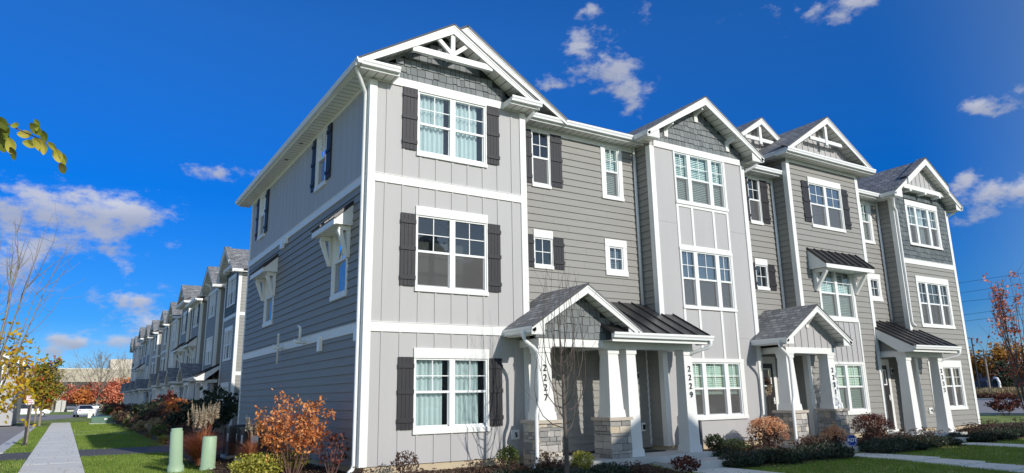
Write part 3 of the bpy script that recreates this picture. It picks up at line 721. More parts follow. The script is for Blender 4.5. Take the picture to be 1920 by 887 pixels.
def stone_pier(parent, cx, cy, zb, zt, w=.58):
    mb = MB().mat(M_MORTAR); h = w / 2; mb.box(cx - h + .02, cx + h - .02, cy - h + .02, cy + h - .02, zb, zt)
    mb.mat(M_STONE)
    for F in (Fr((cx - h, cy - h, 0), (1, 0, 0), (0, -1, 0)), Fr((cx + h, cy + h, 0), (-1, 0, 0), (0, 1, 0)), Fr((cx - h, cy + h, 0), (0, -1, 0), (-1, 0, 0)), Fr((cx + h, cy - h, 0), (0, 1, 0), (1, 0, 0))):
        z = zb
        while z < zt - .02:
            rh = min(random.choice((.07, .09, .12, .15)), zt - z); a = -.005
            if zt - z - rh < .05: rh = zt - z
            while a < w - .01:
                sw = min(random.uniform(.12, .36), w + .005 - a)
                if w + .005 - a - sw < .08: sw = w + .005 - a
                d = random.uniform(-.006, .016); g = .006; j = lambda: random.uniform(-.004, .004)
                mb.hexa([F.p(a + g, z + g, -.03), F.p(a + sw - g, z + g, -.03), F.p(a + sw - g + j(), z + g + j(), d + j()), F.p(a + g + j(), z + g + j(), d + j()),
                         F.p(a + g, z + rh - g, -.03), F.p(a + sw - g, z + rh - g, -.03), F.p(a + sw - g + j(), z + rh - g + j(), d + j()), F.p(a + g + j(), z + rh - g + j(), d + j())])
                a += sw
            z += rh
    o = mb.build('stone_pier', parent)
    c = MB().mat(M_CAP); c.box(cx - h - .045, cx + h + .045, cy - h - .045, cy + h + .045, zt, zt + .07); c.build('pier_cap', parent)
    return o
def text_mesh(body, size, name, mt, parent, loc, rot, extr=.006, spacing=1.0, align='CENTER', thick=0):
    cu = bpy.data.curves.new(name, 'FONT'); cu.body = body; cu.size = size; cu.extrude = extr; cu.align_x = align; cu.align_y = 'CENTER'; cu.space_line = spacing; cu.offset = thick
    o = bpy.data.objects.new(name, cu); COL.objects.link(o)
    dg = bpy.context.evaluated_depsgraph_get(); dg.update(); me = bpy.data.meshes.new_from_object(o.evaluated_get(dg)); bpy.data.objects.remove(o)
    o = bpy.data.objects.new(name, me); COL.objects.link(o); me.materials.clear(); me.materials.append(mt); o.parent = parent; o.location = loc; o.rotation_euler = rot
    return o
def number_on(parent, digits, x, y, ztop, tilt=0.0, pitch=.205):
    mb = None; out = []
    o = text_mesh("\n".join(digits), .195, 'house_number', M_BLACK, parent, (x, y, ztop - pitch * 1.5 - .09), (R(90) - tilt, 0, 0), .005, pitch / .195, thick=.001)
    return o
def lantern(parent, F, a, z):
    mb = MB().mat(M_VINYL).fbox(F, a - .06, a + .06, z - .1, z + .1, .02, .035); mb.mat(M_BLACK); mb.fbox(F, a - .035, a + .035, z - .06, z + .06, .035, .06)
    return mb.build('wall_plate', parent)
def hose_box(parent, F, a, z):
    mb = MB().mat(M_VINYL).fbox(F, a - .1, a + .1, z - .1, z + .1, .018, .045); mb.mat(M_BLACK).tube([F.p(a, z + .02, .04), F.p(a, z, .1), F.p(a - .02, z - .05, .11)], .018, 6); mb.tube([F.p(a - .03, z + .04, .08), F.p(a + .03, z + .04, .08)], .009, 5)
    return mb.build('hose_tap', parent)
def porch_slab(root, x0, x1, yf, step=None):
    mb = MB().mat(M_CONC).box(x0, x1, yf, RW - .02, -.6, -.10)
    if step: mb.box(step[0], step[1], step[2], yf - .003, -.6, -.20)
    return mb.build('porch', root)
def porch_gable(root, xl, xr, cols, face, numbers=None, piers=(True, True), slab=None, step=None, ds=None, bracket=False, yf=-1.2, ze=2.68, lite=False):
    p = porch_slab(root, *(slab or (xl + .4, xr - .1, -1.15)), step)
    rx = (xl + xr) / 2; rz = ze + (xr - xl) / 2 * .655
    for i, cx in enumerate(cols):
        zb = -.1
        if piers[i]: stone_pier(p, cx, -.62, -.35, .70); zb = .77
        column(p, cx, -.62, zb, 2.30, .40, .29)
    b = MB().mat(M_WHITE); b.box(cols[0] - .16, cols[-1] + .16, -.80, -.50, 2.30, 2.47); b.box(cols[0] - .14, cols[0] + .12, -.5, RW, 2.31, 2.47); b.box(cols[-1] - .12, cols[-1] + .14, -.5, RW, 2.31, 2.47)
    b.box(cols[0], cols[-1], -.5, RW, 2.47, 2.49); b.build('beam', p)
    G = Fr((0, -.80, 0), (1, 0, 0), (0, -1, 0)); sl = .655; mb = MB()
    if face == 'shake':
        gable_face(mb, G, xl + .3, xr - .3, 2.47, rx, rz - .1, sl, sl, M_SHBACK, 0); shakes(mb, G, xl + .3, xr - .3, 2.475, rz - .1, [], gable_poly(xl, xr, ze, rx, rz, .2))
    else:
        gable_face(mb, G, xl + .3, xr - .3, 2.47, rx, rz - .1, sl, sl, M_PANEL)
        n = int((xr - xl) / .27)
        for i in range(1, n):
            x = xl + i * (xr - xl) / n; zt = rz - .14 - abs(x - rx) * sl
            if zt > 2.55: battens(mb, G, [x], 2.47, zt, [], M_PANEL, .035)
    mb.build('porch_gable', p)
    if bracket:
        bz = rz - .35; k = MB().mat(M_WHITE); k.fbox(G, rx - .06, rx + .06, bz - .28, bz, .01, .04); k.prism([G.p(rx - .03, bz - .2, .04), G.p(rx - .03, bz + .03, .28), G.p(rx - .03, bz + .11, .28), G.p(rx - .03, bz + .02, .04)], G.u * .06); k.build('gable_bracket', p)
    ro = gable_roof(p, xl, xr, ze, rx, rz, yf, RW, .22, (xl + .36, xr - .36), 'porch_roof', sb_y=-.02)
    # roof children are one level too deep for the house: lift them to the porch
    for c in list(ro.children_recursive): c.parent = p
    if numbers:
        cx, txt = numbers; number_on(p, txt, cx, -.62 - .19, 1.93, R(2.0))
    return p
def porch_shed(root, x0, x1, cols, numbers=None, yf=-1.2, p=None, gx=None, lite=False, slab=None, step=None, side=True):
    if p is None: p = porch_slab(root, *(slab or (x0 + .05, x1 - .1, -1.15)), step)
    s = .545; zt = 3.60; zf = zt - s * (RW - yf)
    mb = MB(); metal_roof(mb, [(x0, yf, zf), (x1, yf, zf), (x1, RW, zt), (x0, RW, zt)], .42)
    mb.build('metal_roof', p)
    for cx in cols: column(p, cx, -.66, -.10, 2.30, .36, .27)
    b = MB().mat(M_WHITE); bl = cols[0] - .14 if side else x0 + .02
    b.box(bl, cols[-1] + .16, -.82, -.52, 2.29, 2.47); b.box(cols[-1] - .14, cols[-1] + .14, -.52, 0, 2.3, 2.47)
    if side: b.box(bl, bl + .26, -.52, RW, 2.30, 2.46)
    b.box(bl, cols[-1], -.5, RW, 2.47, 2.49); b.build('beam', p)
    e = MB().mat(M_WHITE); e.box(x0 + .02, x1 - .02, yf + .02, yf + .045, zf - .2, zf - .03); e.mat(M_SOFF); e.face([(x0, yf + .03, zf - .17), (x1, yf + .03, zf - .17), (x1, -.8, zf - .17), (x0, -.8, zf - .17)], .5, [(0, 0), (x1 - x0, 0), (x1 - x0, .4), (0, .4)])
    e.mat(M_WHITE)
    for xx in ((x0 + .0, x1 - .03) if side else (x1 - .03,)):
        y2 = RW if xx == x0 else 0.0
        e.prism([(xx, yf + .02, zf - .2), (xx, yf + .02, zf - .035), (xx, y2, zf + s * (y2 - yf) - .035), (xx, y2, zf + s * (y2 - yf) - .24), (xx, -.75, zf - .2)], (.03, 0, 0))
    if side:
        e.mat(M_SIDING); e.prism([(x0 + .2, -.76, 2.46), (x0 + .2, -.76, zf + s * (-.76 - yf) - .1), (x0 + .2, RW, zt - .1), (x0 + .2, RW, 2.46)], (.02, 0, 0))
    e.build('porch_fascia', p)
    g = MB(); gutter(g, (x0 + (.0 if side else .0), yf - .09, zf + .0), (x1 + .05, yf - .09, zf + .0), (0, -1, 0)); g.build('gutter', p)
    if numbers: number_on(p, numbers[1], numbers[0], -.66 - .17, 1.93, R(2.0))
    return p
# ------------------------------------------------------------------ the near block of four townhouses
def main_roof(root, L_, x_from=3.0, end_l=False):
    mb = MB(); k = .27
    mb.slab([(x_from, .1, 8.1), (L_ + .45, .1, 8.1), (L_ + .45, 6.0, 8.1 + 5.9 * k), (x_from, 6.0, 8.1 + 5.9 * k)], .05, M_SHING, M_BLACK)
    mb.slab([(L_ + .45, 11.9, 8.1), (x_from, 11.9, 8.1), (x_from, 6.0, 8.1 + 5.9 * k), (L_ + .45, 6.0, 8.1 + 5.9 * k)], .05, M_SHING, M_BLACK)
    return mb.build('roof', root)
def end_wall(root, x, s, lower=M_SIDING, wins=False, depth=11.3):
    F = Fr((x, 0, 0), (0, 1, 0), (s, 0, 0)); hs = []
    if wins:
        for a, b in ((2.98, 3.69), (9.32, 10.03)):
            hs.append(window(root, F, W([(a + .03, b - .03)], (6.50, 7.16, 7.80), (a - .08, b + .08, 6.36, 7.87), sh=[(a - .42, a - .10), (b + .10, b + .42)], shz=(6.45, 7.84), glass=M_GLASS_B)))
        for a, b in ((1.13, 2.02), (7.53, 8.48)):
            hs.append(window(root, F, W([(a + .03, b - .03)], (3.54, 4.25, 5.0), (a - .08, b + .08, 3.39, 5.04), glass=M_GLASS_B, grid='x')))
            awning(root, F, a - .33, b + .45, 5.40, 4.98, .43, inner=(a - .20, b + .12), brz=.68)
    mb = MB(); lap_wall(mb, F, 0, depth, -.02, 5.667, hs, lower); mb.build('end_wall', root)
    mb = MB(); flat_wall(mb, F, 0, depth, 5.667, 7.95, hs, M_PANEL); battens(mb, F, [.3 + .4 * i for i in range(28)], 5.84, 7.83, [(h[0] - .1, h[1] + .1, h[2] - .12, h[3] + .1) for h in hs], M_PANEL, .04, .009); mb.build('upper_end_wall', root)
    for z0, z1 in ((2.567, 2.753), (5.667, 5.841), (7.83, 7.945)): trim_board(root, F, .02, depth, z0, z1)
    return F
def back_walls(root, L_, depth=11.3):
    F = Fr((L_, depth, 0), (-1, 0, 0), (0, 1, 0)); mb = MB(); lap_wall(mb, F, 0, L_, -.1, 8.0, [], M_SIDING, False); mb.build('rear_wall', root)
    MB().mat(M_FOUND).box(.03, L_ - .03, 1.0, depth - .03, -1.0, -.02).build('foundation', root)
def cross_gable(root, rx, rz, hw, yf, yw, sl=.66):
    ze = rz - hw * sl
    gable_roof(root, rx - hw, rx + hw, ze, rx, rz, yf, 7.0, .25, name='gable_roof')
    G = Fr((0, yw, 0), (1, 0, 0), (0, -1, 0)); mb = MB(); gable_face(mb, G, rx - hw + .1, rx + hw - .1, ze - 1.0, rx, rz - .1, sl, sl, M_PANEL)
    for i in range(-5, 6):
        if rz - .14 - abs(i * .3) * sl > ze - .5: battens(mb, G, [rx + i * .3], ze - .6, rz - .14 - abs(i * .3) * sl, [], M_PANEL)
    mb.build('gable_panel', root)
    t = MB().mat(M_WHITE); Q = Fr((0, yw - .22, 0), (1, 0, 0), (0, -1, 0)); t.fbox(Q, rx - .75, rx + .75, rz - .82, rz - .70, 0, .07); t.fbox(Q, rx - .06, rx + .06, rz - .92, rz - .24, .01, .09); t.build('gable_truss', root)

H = empty('townhouse_block', 'near grey three-storey townhouse block filling the photo, with stone-based porches numbered 2227 to 2233', 'townhouses')
bay_a(H, 0.0); recess(H, 3.85, 7.94, [(.605, 's'), (2.84, 'c')]); bay_b(H, 7.94); recess(H, 11.66, 13.76, [(.89, 's')]); bay_c(H, 13.76)
recess(H, 17.5, 19.6, [(.93, 'c')]); bay_d(H, 19.6)
SW = end_wall(H, 0.0, -1, M_SIDING, True); end_wall(H, 23.28, 1, M_SIDING); back_walls(H, 23.28)
MB().mat(M_WHITE).box(-.03, -.001, 11.2, 11.32, 0, 7.95).build('corner_board', H)
main_roof(H, 23.28)
le = eave(H, Fr((0, 0, 0), (0, 1, 0), (-1, 0, 0)), .003, 11.9, 8.1, .5, 'long_side_eave', g=False)
gb = MB(); gutter(gb, (-.5, -.5, 8.1), (-.5, 11.92, 8.1), (-1, 0, 0)); gb.build('gutter', le)
mb = MB(); SL = 1.81 / 2.875
mb.slab([(-.5, .06, 8.1), (-.5, 11.9, 8.1), (2.375, 11.9, 9.91), (2.375, .06, 9.91)], .05, M_SHING, M_WHITE); mb.slab([(5.25, 11.9, 8.1), (5.25, .06, 8.1), (2.375, .06, 9.91), (2.375, 11.9, 9.91)], .05, M_SHING, M_WHITE)
g2 = mb.build('gable_roof', H)
fb = MB().mat(M_WHITE)
for sx in (-.5, 5.25):
    fb.prism([(sx, .09, 8.065), (2.375, .09, 9.875), (2.375, .09, 9.64), (sx, .09, 7.95)], (0, .034, 0)); fb.prism([(sx, .075, 8.07), (2.375, .075, 9.88), (2.375, .075, 9.82), (sx, .075, 8.02)], (0, .016, 0))
fb.mat(M_SHAKE); fb.face([(-.3, .58, 8.0), (5.0, .58, 8.0), (2.375, .58, 9.7)], .3); fb.build('rake_board', g2)
cross_gable(H, 14.0, 10.26, 1.75, .9, 1.3)
pA = porch_gable(H, 3.16, 6.18, (3.76, 5.66), 'shake', (3.74, '2227'), (True, True), (3.9, 8.42, -1.12), (6.35, 8.5, -1.95))
porch_shed(H, 5.3, 8.40, (6.17, 8.0), (8.0, '2229'), p=pA, side=False)
pB = porch_gable(H, 11.30, 14.25, (11.93, 13.78), 'panel', (13.76, '2231'), (True, True), (11.5, 14.0, -1.12), (11.9, 13.6, -1.7), bracket=True)
pC = porch_shed(H, 17.45, 20.15, (17.76, 19.66), (19.62, '2233'), slab=(17.4, 20.0, -1.15), step=(17.5, 19.3, -1.7))
door_unit(H, 3.98, .70); door_unit(H, 6.45, .88); door_unit(H, 11.98, .88); door_unit(H, 17.95, .86)
F0 = Fr((0, 0, 0), (1, 0, 0), (0, -1, 0)); FRc = Fr((0, RW, 0), (1, 0, 0), (0, -1, 0))
lantern(H, FRc, 7.55, 1.72); hose_box(H, F0, 3.45, .46); hose_box(H, F0, 8.4, .62); hose_box(H, F0, 20.1, .55); lantern(H, FRc, 7.68, .45); lantern(H, FRc, 19.15, 1.9)
# downspouts
downspout(H, [(-.43, -.28, 8.0), (-.43, -.28, 7.93), (-.07, .14, 7.62), (-.07, .14, -.02), (-.2, .05, -.1)])
downspout(H, [(3.98, -.3, 8.0), (3.98, -.3, 7.9), (3.91, .12, 7.7), (3.91, .5, 7.6)])
downspout(H, [(7.86, RW - .06, 7.95), (7.86, RW - .06, 3.55)]); downspout(H, [(13.69, RW - .06, 7.95), (13.69, RW - .06, 3.1)]); downspout(H, [(19.53, RW - .06, 7.95), (19.53, RW - .06, 3.65)])
downspout(H, [(11.95, -.32, 8.0), (11.95, -.32, 7.88), (11.72, .06, 7.68), (11.72, .3, 7.6)])
downspout(H, [(19.16, -.30, 8.0), (19.16, -.30, 7.9), (19.50, -.08, 7.62), (19.66, -.075, 7.55), (19.66, -.075, 3.48), (19.8, -.1, 3.40)])
downspout(H, [(23.60, -.2, 8.0), (23.60, -.2, 7.9), (23.34, .1, 7.7), (23.34, .1, 7.4)])
downspout(pA, [(3.16, -.88, 2.6), (3.16, -.88, 2.42), (3.40, -.97, 2.22), (3.46, -.97, 2.1), (3.46, -.97, 1.12), (3.36, -1.0, .92), (3.36, -1.0, -.05), (3.2, -1.1, -.17)])
downspout(pA, [(8.36, -1.24, 2.5), (8.36, -1.24, 2.36), (8.06, -.78, 2.2), (8.02, -.62, 2.12)])
downspout(pB, [(11.32, -.95, 2.6), (11.32, -.95, 2.44), (11.60, -.97, 2.24), (11.66, -.97, 2.1), (11.66, -.97, 1.12), (11.55, -1.0, .92), (11.55, -1.0, -.1), (11.45, -1.08, -.17)])
downspout(pC, [(20.12, -1.24, 2.5), (20.12, -1.24, 2.36), (19.76, -.8, 2.2), (19.7, -.7, 2.1)])
# flues and boxes on the end wall
for y, l in ((3.9, 0), (5.98, 1)):
    fl = MB().mat(M_VINYL); fl.tube([SW.p(y, 2.62, .03), SW.p(y, 2.62, .26), SW.p(y + .05, 2.68, .3)], .04, 8); fl.tube([SW.p(y, 2.60, .18), SW.p(y, 2.98, .18), SW.p(y + .05, 3.02, .22)] if not l else [SW.p(y - .1, 2.98, .2), SW.p(y, 2.9, .18), SW.p(y, 2.2, .18)], .034, 8); fl.build('flue_pipe', H, smooth=True)
for y, z, a, b in ((6.7, 5.60, .13, .14), (6.3, 5.64, .10, .10), (2.7, 2.5, .1, .17), (.26, 2.55, .1, .16)): MB().mat(M_VINYL).fbox(SW, y - a, y + a, z - b, z + b, .02, .09).build('vent_box', H)
for y in (4.6, 6.1): MB().mat(M_MORTAR).box(-.26, -.16, y, y + .1, 7.935, 7.95).build('soffit_vent', H)

# ------------------------------------------------------------------ the long blocks behind, end-on to the camera
def row_block(label, y0, L_, bays, porches, near_lower):
    root = empty('townhouse_block', label, 'townhouses', (2.35, y0 + L_, 0), R(-90), 'long townhouse blocks behind')
    prev = L_; spans = []
    for off, kind in bays:
        c = L_ - off; w_ = {'A': 3.85, 'B': 3.72, 'Bb': 3.72, 'C': 3.74, 'Cn': 3.74, 'D': 3.68}[kind]; x0 = c - w_ / 2
        if kind == 'A': bay_a(root, x0, True); side_walls(root, x0, x0 + w_, 0, 7.95)
        elif kind == 'B': bay_b(root, x0, True)
        elif kind == 'Bb': bay_b(root, x0, True, boards=True)
        elif kind == 'C': bay_c(root, x0, True, True, 8.65)
        elif kind == 'Cn': bay_c(root, x0, True, False, 8.1)
        else: bay_d(root, x0, True)
        spans.append((x0, x0 + w_))
    spans.sort()
    xs = 0.0
    for a, b in spans:
        if a - xs > .3: recess(root, xs, a, [((a - xs) / 2 - .37, 'c')] if a - xs > 1.2 else [], True)
        xs = b
    if L_ - xs > .05: recess(root, xs, L_, [], True)
    end_wall(root, L_, 1, near_lower); end_wall(root, 0, -1, M_SIDING); back_walls(root, L_)
    main_roof(root, L_, -.45)
    FE = Fr((L_, 0, 0), (0, 1, 0), (1, 0, 0)); MB().mat(M_VINYL).fbox(FE, .55, 1.0, 2.2, 2.5, .02, .10).build('vent_box', root)
    for off, kind in porches:
        c = L_ - off
        if kind == 'g': porch_gable(root, c - 1.5, c + 1.5, (c - .92, c + .92), random.choice(('shake', 'panel')), None, (True, True)); door_unit(root, c - .3, .88)
        else: porch_shed(root, c - 1.35, c + 1.35, (c - 1.05, c + .85)); door_unit(root, c - .6, .88)
    for a, b in spans: downspout(root, [(a - .06, RW - .06, 7.95), (a - .06, RW - .06, 3.4)])
    return root
R1 = row_block('long grey townhouse block end-on right behind the near block, beyond the drive', 25.5, 36.0,
          [(1.84, 'D'), (7.9, 'Bb'), (14.4, 'Cn'), (20.2, 'C'), (26.4, 'B'), (32.6, 'A')], [(5.3, 's'), (10.6, 'g'), (17.4, 'g'), (23.0, 'g'), (29.5, 'g')], M_SIDING)
R2 = row_block('farthest grey townhouse block on the lane, past the sunlit gap in the row', 64.9, 30.5,
          [(1.93, 'A'), (8.0, 'Bb'), (12.4, 'Cn'), (17.0, 'C'), (23.4, 'B'), (28.4, 'D')], [(4.9, 'g'), (12.3, 'g'), (20.2, 'g'), (26.4, 'g')], M_SIDING)
# ------------------------------------------------------------------ ground
def gh(x, y):
    """ground height: level, rising a little towards the near block"""
    if -14.55 < x < -6.6 and y < 62.5: return -.5
    dx = max(-x, 0, x - 23.3); dy = max(-y, 0, y - 11.3); d = math.hypot(dx, dy); t = max(0.0, 1 - d / 2.3)
    return -.36 + .20 * t * t * (3 - 2 * t) - (.037 * min(4.5, max(0, -3.4 - y)) * min(1, max(0, (x - 2) / 4)))
M_LAWN = mat('lawn_ground', (.075, .12, .022), .9, ramp=[(.3, (.14, .19, .035)), (.5, (.21, .27, .05)), (.75, (.30, .31, .09))], vscale=.9, var=.35, bump=.6, bscale=40)
M_BLADE = mat('grass_blade', (.09, .16, .025), .6, ramp=[(0, (.14, .22, .03)), (.6, (.25, .36, .055)), (.93, (.36, .42, .10)), (1, (.50, .42, .2))], attr='rnd', trans=.3)
M_MULCH = mat('mulch', (.09, .055, .035), .95, var=.45, vscale=22, bump=1.0, bscale=70)
M_CHIP = mat('mulch_chip', (.12, .08, .05), .9, ramp=[(0, (.05, .03, .02)), (.6, (.13, .085, .055)), (1, (.28, .20, .14))], attr='rnd')
M_ASPH = mat('asphalt', (.12, .115, .115), .9, var=.18, vscale=1.2, bump=.6, bscale=120)
M_ROAD = mat('pale_road', (.30, .28, .27), .9, var=.1, vscale=.6, bump=.3, bscale=80)
M_WALK = mat('walk_concrete', (.80, .775, .70), .85, var=.08, vscale=1.5, bump=.3, bscale=60)
M_DRYG = mat('dry_grass_ground', (.26, .2, .12), .9, var=.3, vscale=.5, bump=.5, bscale=20)
def terrain(name, x0, x1, y0, y1, st, off, m, xs=None, ys=None, edge=0.0):
    xs = xs or [x0 + (x1 - x0) * i / max(1, round((x1 - x0) / st)) for i in range(max(1, round((x1 - x0) / st)) + 1)]
    ys = ys or [y0 + (y1 - y0) * i / max(1, round((y1 - y0) / st)) for i in range(max(1, round((y1 - y0) / st)) + 1)]
    mb = MB().mat(m); nx = len(xs)
    for y in ys:
        for x in xs:
            ex, ey = x, y
            if edge and (x in (xs[0], xs[-1]) or y in (ys[0], ys[-1])):
                n = noise.noise(Vector((x * 1.3, y * 1.3, 4))) * edge
                if x == xs[0]: ex += n
                if x == xs[-1]: ex -= n
                if y == ys[0]: ey += n
            mb.v.append((ex, ey, gh(ex, ey) + off))
    for j in range(len(ys) - 1):
        for i in range(nx - 1):
            mb.f.append((j * nx + i, j * nx + i + 1, (j + 1) * nx + i + 1, (j + 1) * nx + i)); mb.mi.append(0); mb.rn.append(.5); mb.uv.append(None)
    return structure(mb.build(name, smooth=True))
far = [-900, -400, -200, -100, -50, -25, -12]
terrain('ground', 0, 0, 0, 0, 1, 0, M_LAWN, xs=far[:-1] + [-14.6, -14.5, -12, -8, -6.65, -6.55] + [-6.5 + .5 * i for i in range(77)] + [34, 40, 60, 100, 160, 300, 600, 1200], ys=far[:-1] + [-18 + .5 * i for i in range(70)] + [18, 24, 40, 62, 63, 80, 150, 300, 600, 1200])
def sheet(name, pts, z, m, th=None):
    mb = MB().mat(m)
    if th: mb.prism([(x, y, z - th) for x, y in pts], (0, 0, th))
    else: mb.face([(x, y, z) for x, y in pts], .5)
    return structure(mb.build(name))
# pavement with joints, lane, drives, cross road
mb = MB().mat(M_WALK); y = -12.0
while y < 61.5:
    mb.box(-5.62, -4.27, y + .006, y + 1.494, -.5, -.325 + random.uniform(-.002, .002)); y += 1.5
structure(mb.build('sidewalk'))
sheet('driveway', [(-6.5, 13.3), (-5.62, 13.3), (-5.62, 17.2), (-6.5, 17.2)], -.352, M_ASPH); sheet('driveway', [(-4.27, 13.3), (30, 13.3), (30, 17.2), (-4.27, 17.2)], -.352, M_ASPH)
mb = MB().mat(M_ROAD).box(-14.5, -6.62, -40, 66, -1.2, -.44); structure(mb.build('road_bed'))
mb = MB().mat(M_CONC)
for a, b in ((-40, 13.2), (17.3, 50)):
    mb.box(-6.62, -6.46, a, b, -.7, -.33); mb.box(-7.0, -6.63, a, b, -.6, -.425)
mb.prism([(-6.62, 50, -.7), (-6.46, 50, -.7), (-7.6, 61, -.7), (-7.8, 61, -.7)], (0, 0, .37)); structure(mb.build('kerb'))
sheet('cross_road', [(-200, 66), (-8.5, 66), (-6, 78), (0.5, 108), (60, 112), (60, 120), (-30, 116), (-200, 112)], -.354, M_ROAD)
mb = MB().mat(M_CONC); mb.prism([(-200, 166, -.5), (60, 176, -.5), (60, 176.6, -.5), (-200, 166.6, -.5)], (0, 0, .45)); structure(mb.build('far_kerb'))
sheet('parking_road', [(-120, 186), (100, 186), (100, 196), (-120, 196)], -.35, M_ROAD)
for y in (31.6, 36.2): sheet('garden_walk', [(-4.27, y), (-1.4, y + .25), (-1.4, y + .95), (-4.27, y + .7)], -.348, M_WALK)
# front walks
def walk(x0, x1, y0, y1):
    mb = MB().mat(M_WALK); y = y0
    while y > y1:
        z = gh((x0 + x1) / 2, y - .5) + .022; mb.box(x0, x1, y - .994, y, z - .25, z); y -= 1.0
    structure(mb.build('front_walk'))
walk(6.45, 7.65, -1.96, -12.9); walk(12.05, 13.25, -1.72, -12.7); walk(17.75, 18.85, -1.72, -12.7)
# planting beds
terrain('mulch_bed', -2.0, 0.02, -2.2, 12.9, .35, .012, M_MULCH, edge=.5)
terrain('mulch_bed', 0.02, 6.4, -2.35, -.0, .35, .013, M_MULCH, edge=.45); terrain('mulch_bed', 7.7, 12.0, -2.45, 0, .35, .012, M_MULCH, edge=.45)
terrain('mulch_bed', 13.3, 17.7, -2.45, 0, .35, .012, M_MULCH, edge=.4); terrain('mulch_bed', 18.9, 25.5, -2.2, 0, .35, .012, M_MULCH, edge=.4)
terrain('mulch_bed', -1.6, 2.4, 18.0, 96, 1.0, .01, M_MULCH, edge=1.2); terrain('mulch_bed', 25.6, 34, -1.0, 3.5, .5, .01, M_MULCH, edge=.6)
rr = random.Random(3)
def chips(regs):
    mb = MB().mat(M_CHIP)
    for x0, x1, y0, y1, n in regs:
        for _ in range(n):
            x, y = rr.uniform(x0, x1), rr.uniform(y0, y1); a = rr.uniform(0, math.pi); l = rr.uniform(.015, .045); b = l * .35; z = gh(x, y) + .03
            c, s = math.cos(a), math.sin(a); t = rr.uniform(-.012, .012)
            mb.face([(x - c * l, y - s * l, z - t), (x + s * b, y - c * b, z - .004), (x + c * l, y + s * l, z + t), (x - s * b, y + c * b, z + .006)], rr.random())
    o = mb.build('mulch_chips'); tag(o, 'loose brown bark chips strewn over the planting beds', 'mulch', kind='stuff')
chips([(-1.9, 0, -1.6, 9, 9000), (.1, 6.3, -2.2, -.05, 6000), (7.8, 12, -2.3, -.05, 4500), (13.4, 17.6, -2.3, -.1, 3000)])
def lawn_blades(regs, name, label):
    mb = MB().mat(M_BLADE)
    for x0, x1, y0, y1, n, h in regs:
        for _ in range(n):
            x, y = rr.uniform(x0, x1), rr.uniform(y0, y1)
            if -5.65 < x < -4.25 or 13.2 < y < 17.3 or (y < 0 and (6.4 < x < 7.7 or 12.0 < x < 13.3 or 17.7 < x < 18.9)): continue
            a = rr.uniform(0, 6.28); hh = h * rr.uniform(.5, 1.15); w_ = hh * .16; z = gh(x, y); ln = hh * rr.uniform(.1, .55); c, s = math.cos(a), math.sin(a)
            mb.face([(x - s * w_, y + c * w_, z), (x + s * w_, y - c * w_, z), (x + c * ln, y + s * ln, z + hh)], min(1, max(0, rr.gauss(.45 + .25 * noise.noise(Vector((x * .6, y * .6, 0))), .2))))
    o = mb.build(name); tag(o, label, 'grass', kind='stuff')
lawn_blades([(-4.27, -1.8, 1.0, 13.3, 26000, .055), (-4.27, -1.4, 17.2, 30, 14000, .07), (-4.27, -1.2, 30, 62, 12000, .09), (-6.46, -5.62, 6, 50, 9000, .07),
             (5.5, 13, -9, -2.2, 42000, .05), (13, 25, -8, -2.1, 36000, .06)], 'lawn_grass', 'short green mown grass of the lawns beside the walks')

# ------------------------------------------------------------------ leaves, stems, trees
M_LITTER = mat('fallen_leaf', (.3, .15, .05), .8, ramp=[(0, (.12, .05, .02)), (.5, (.36, .18, .06)), (1, (.6, .42, .12))], attr='rnd')
mb = MB().mat(M_LITTER)
for x0, x1, y0, y1, n in ((-6.4, -1.6, 3, 30, 900), (-6.4, -1.0, 30, 60, 400), (.3, 24, -7, -.1, 1500), (-1.9, 0, -1, 9, 420)):
    for _ in range(n):
        x, y = rr.uniform(x0, x1), rr.uniform(y0, y1); a = rr.uniform(0, 6.28); l = rr.uniform(.018, .04); z = gh(x, y) + .05; c, s = math.cos(a), math.sin(a)
        mb.face([(x - c * l, y - s * l, z), (x + s * l * .6, y - c * l * .6, z + .006), (x + c * l, y + s * l, z + rr.uniform(0, .015)), (x - s * l * .6, y + c * l * .6, z + .008)], rr.random())
tag(mb.build('fallen_leaves'), 'fallen brown and yellow leaves scattered over lawns and walks', 'leaf litter', kind='stuff')
def leafm(name, ramp, trans=.25, rough=.6): return mat(name, ramp[0][1], rough, ramp=ramp, attr='rnd', trans=trans)
L_ORANGE = leafm('orange_leaf', [(0, (.42, .11, .03)), (.5, (.74, .25, .07)), (1, (.85, .42, .16))])
L_BOX = leafm('yellow_green_leaf', [(0, (.16, .17, .025)), (.6, (.44, .42, .06)), (1, (.68, .58, .14))])
L_EVER = leafm('evergreen_leaf', [(0, (.035, .06, .02)), (.7, (.11, .15, .03)), (1, (.24, .25, .05))])
L_DARK = leafm('dark_green_leaf', [(0, (.012, .022, .012)), (.7, (.035, .055, .028)), (1, (.08, .10, .05))])
L_CAT = leafm('catmint_leaf', [(0, (.02, .035, .02)), (.6, (.06, .085, .055)), (.9, (.11, .13, .09)), (1, (.22, .16, .12))])
L_RUST = leafm('rust_petal', [(0, (.42, .14, .07)), (.5, (.76, .36, .17)), (1, (.88, .60, .38))])
L_BURG = leafm('burgundy_leaf', [(0, (.05, .014, .014)), (.6, (.14, .04, .03)), (1, (.30, .10, .06))])
L_BROWN = leafm('brown_leaf', [(0, (.04, .022, .018)), (.6, (.12, .065, .045)), (1, (.24, .16, .11))])
L_YEL = leafm('yellow_leaf', [(0, (.22, .20, .02)), (.4, (.55, .40, .02)), (.75, (.75, .50, .03)), (1, (.60, .25, .03))], .4)
L_MAPLE = leafm('turning_leaf', [(0, (.07, .10, .02)), (.45, (.26, .26, .03)), (.75, (.48, .30, .03)), (1, (.42, .08, .03))])
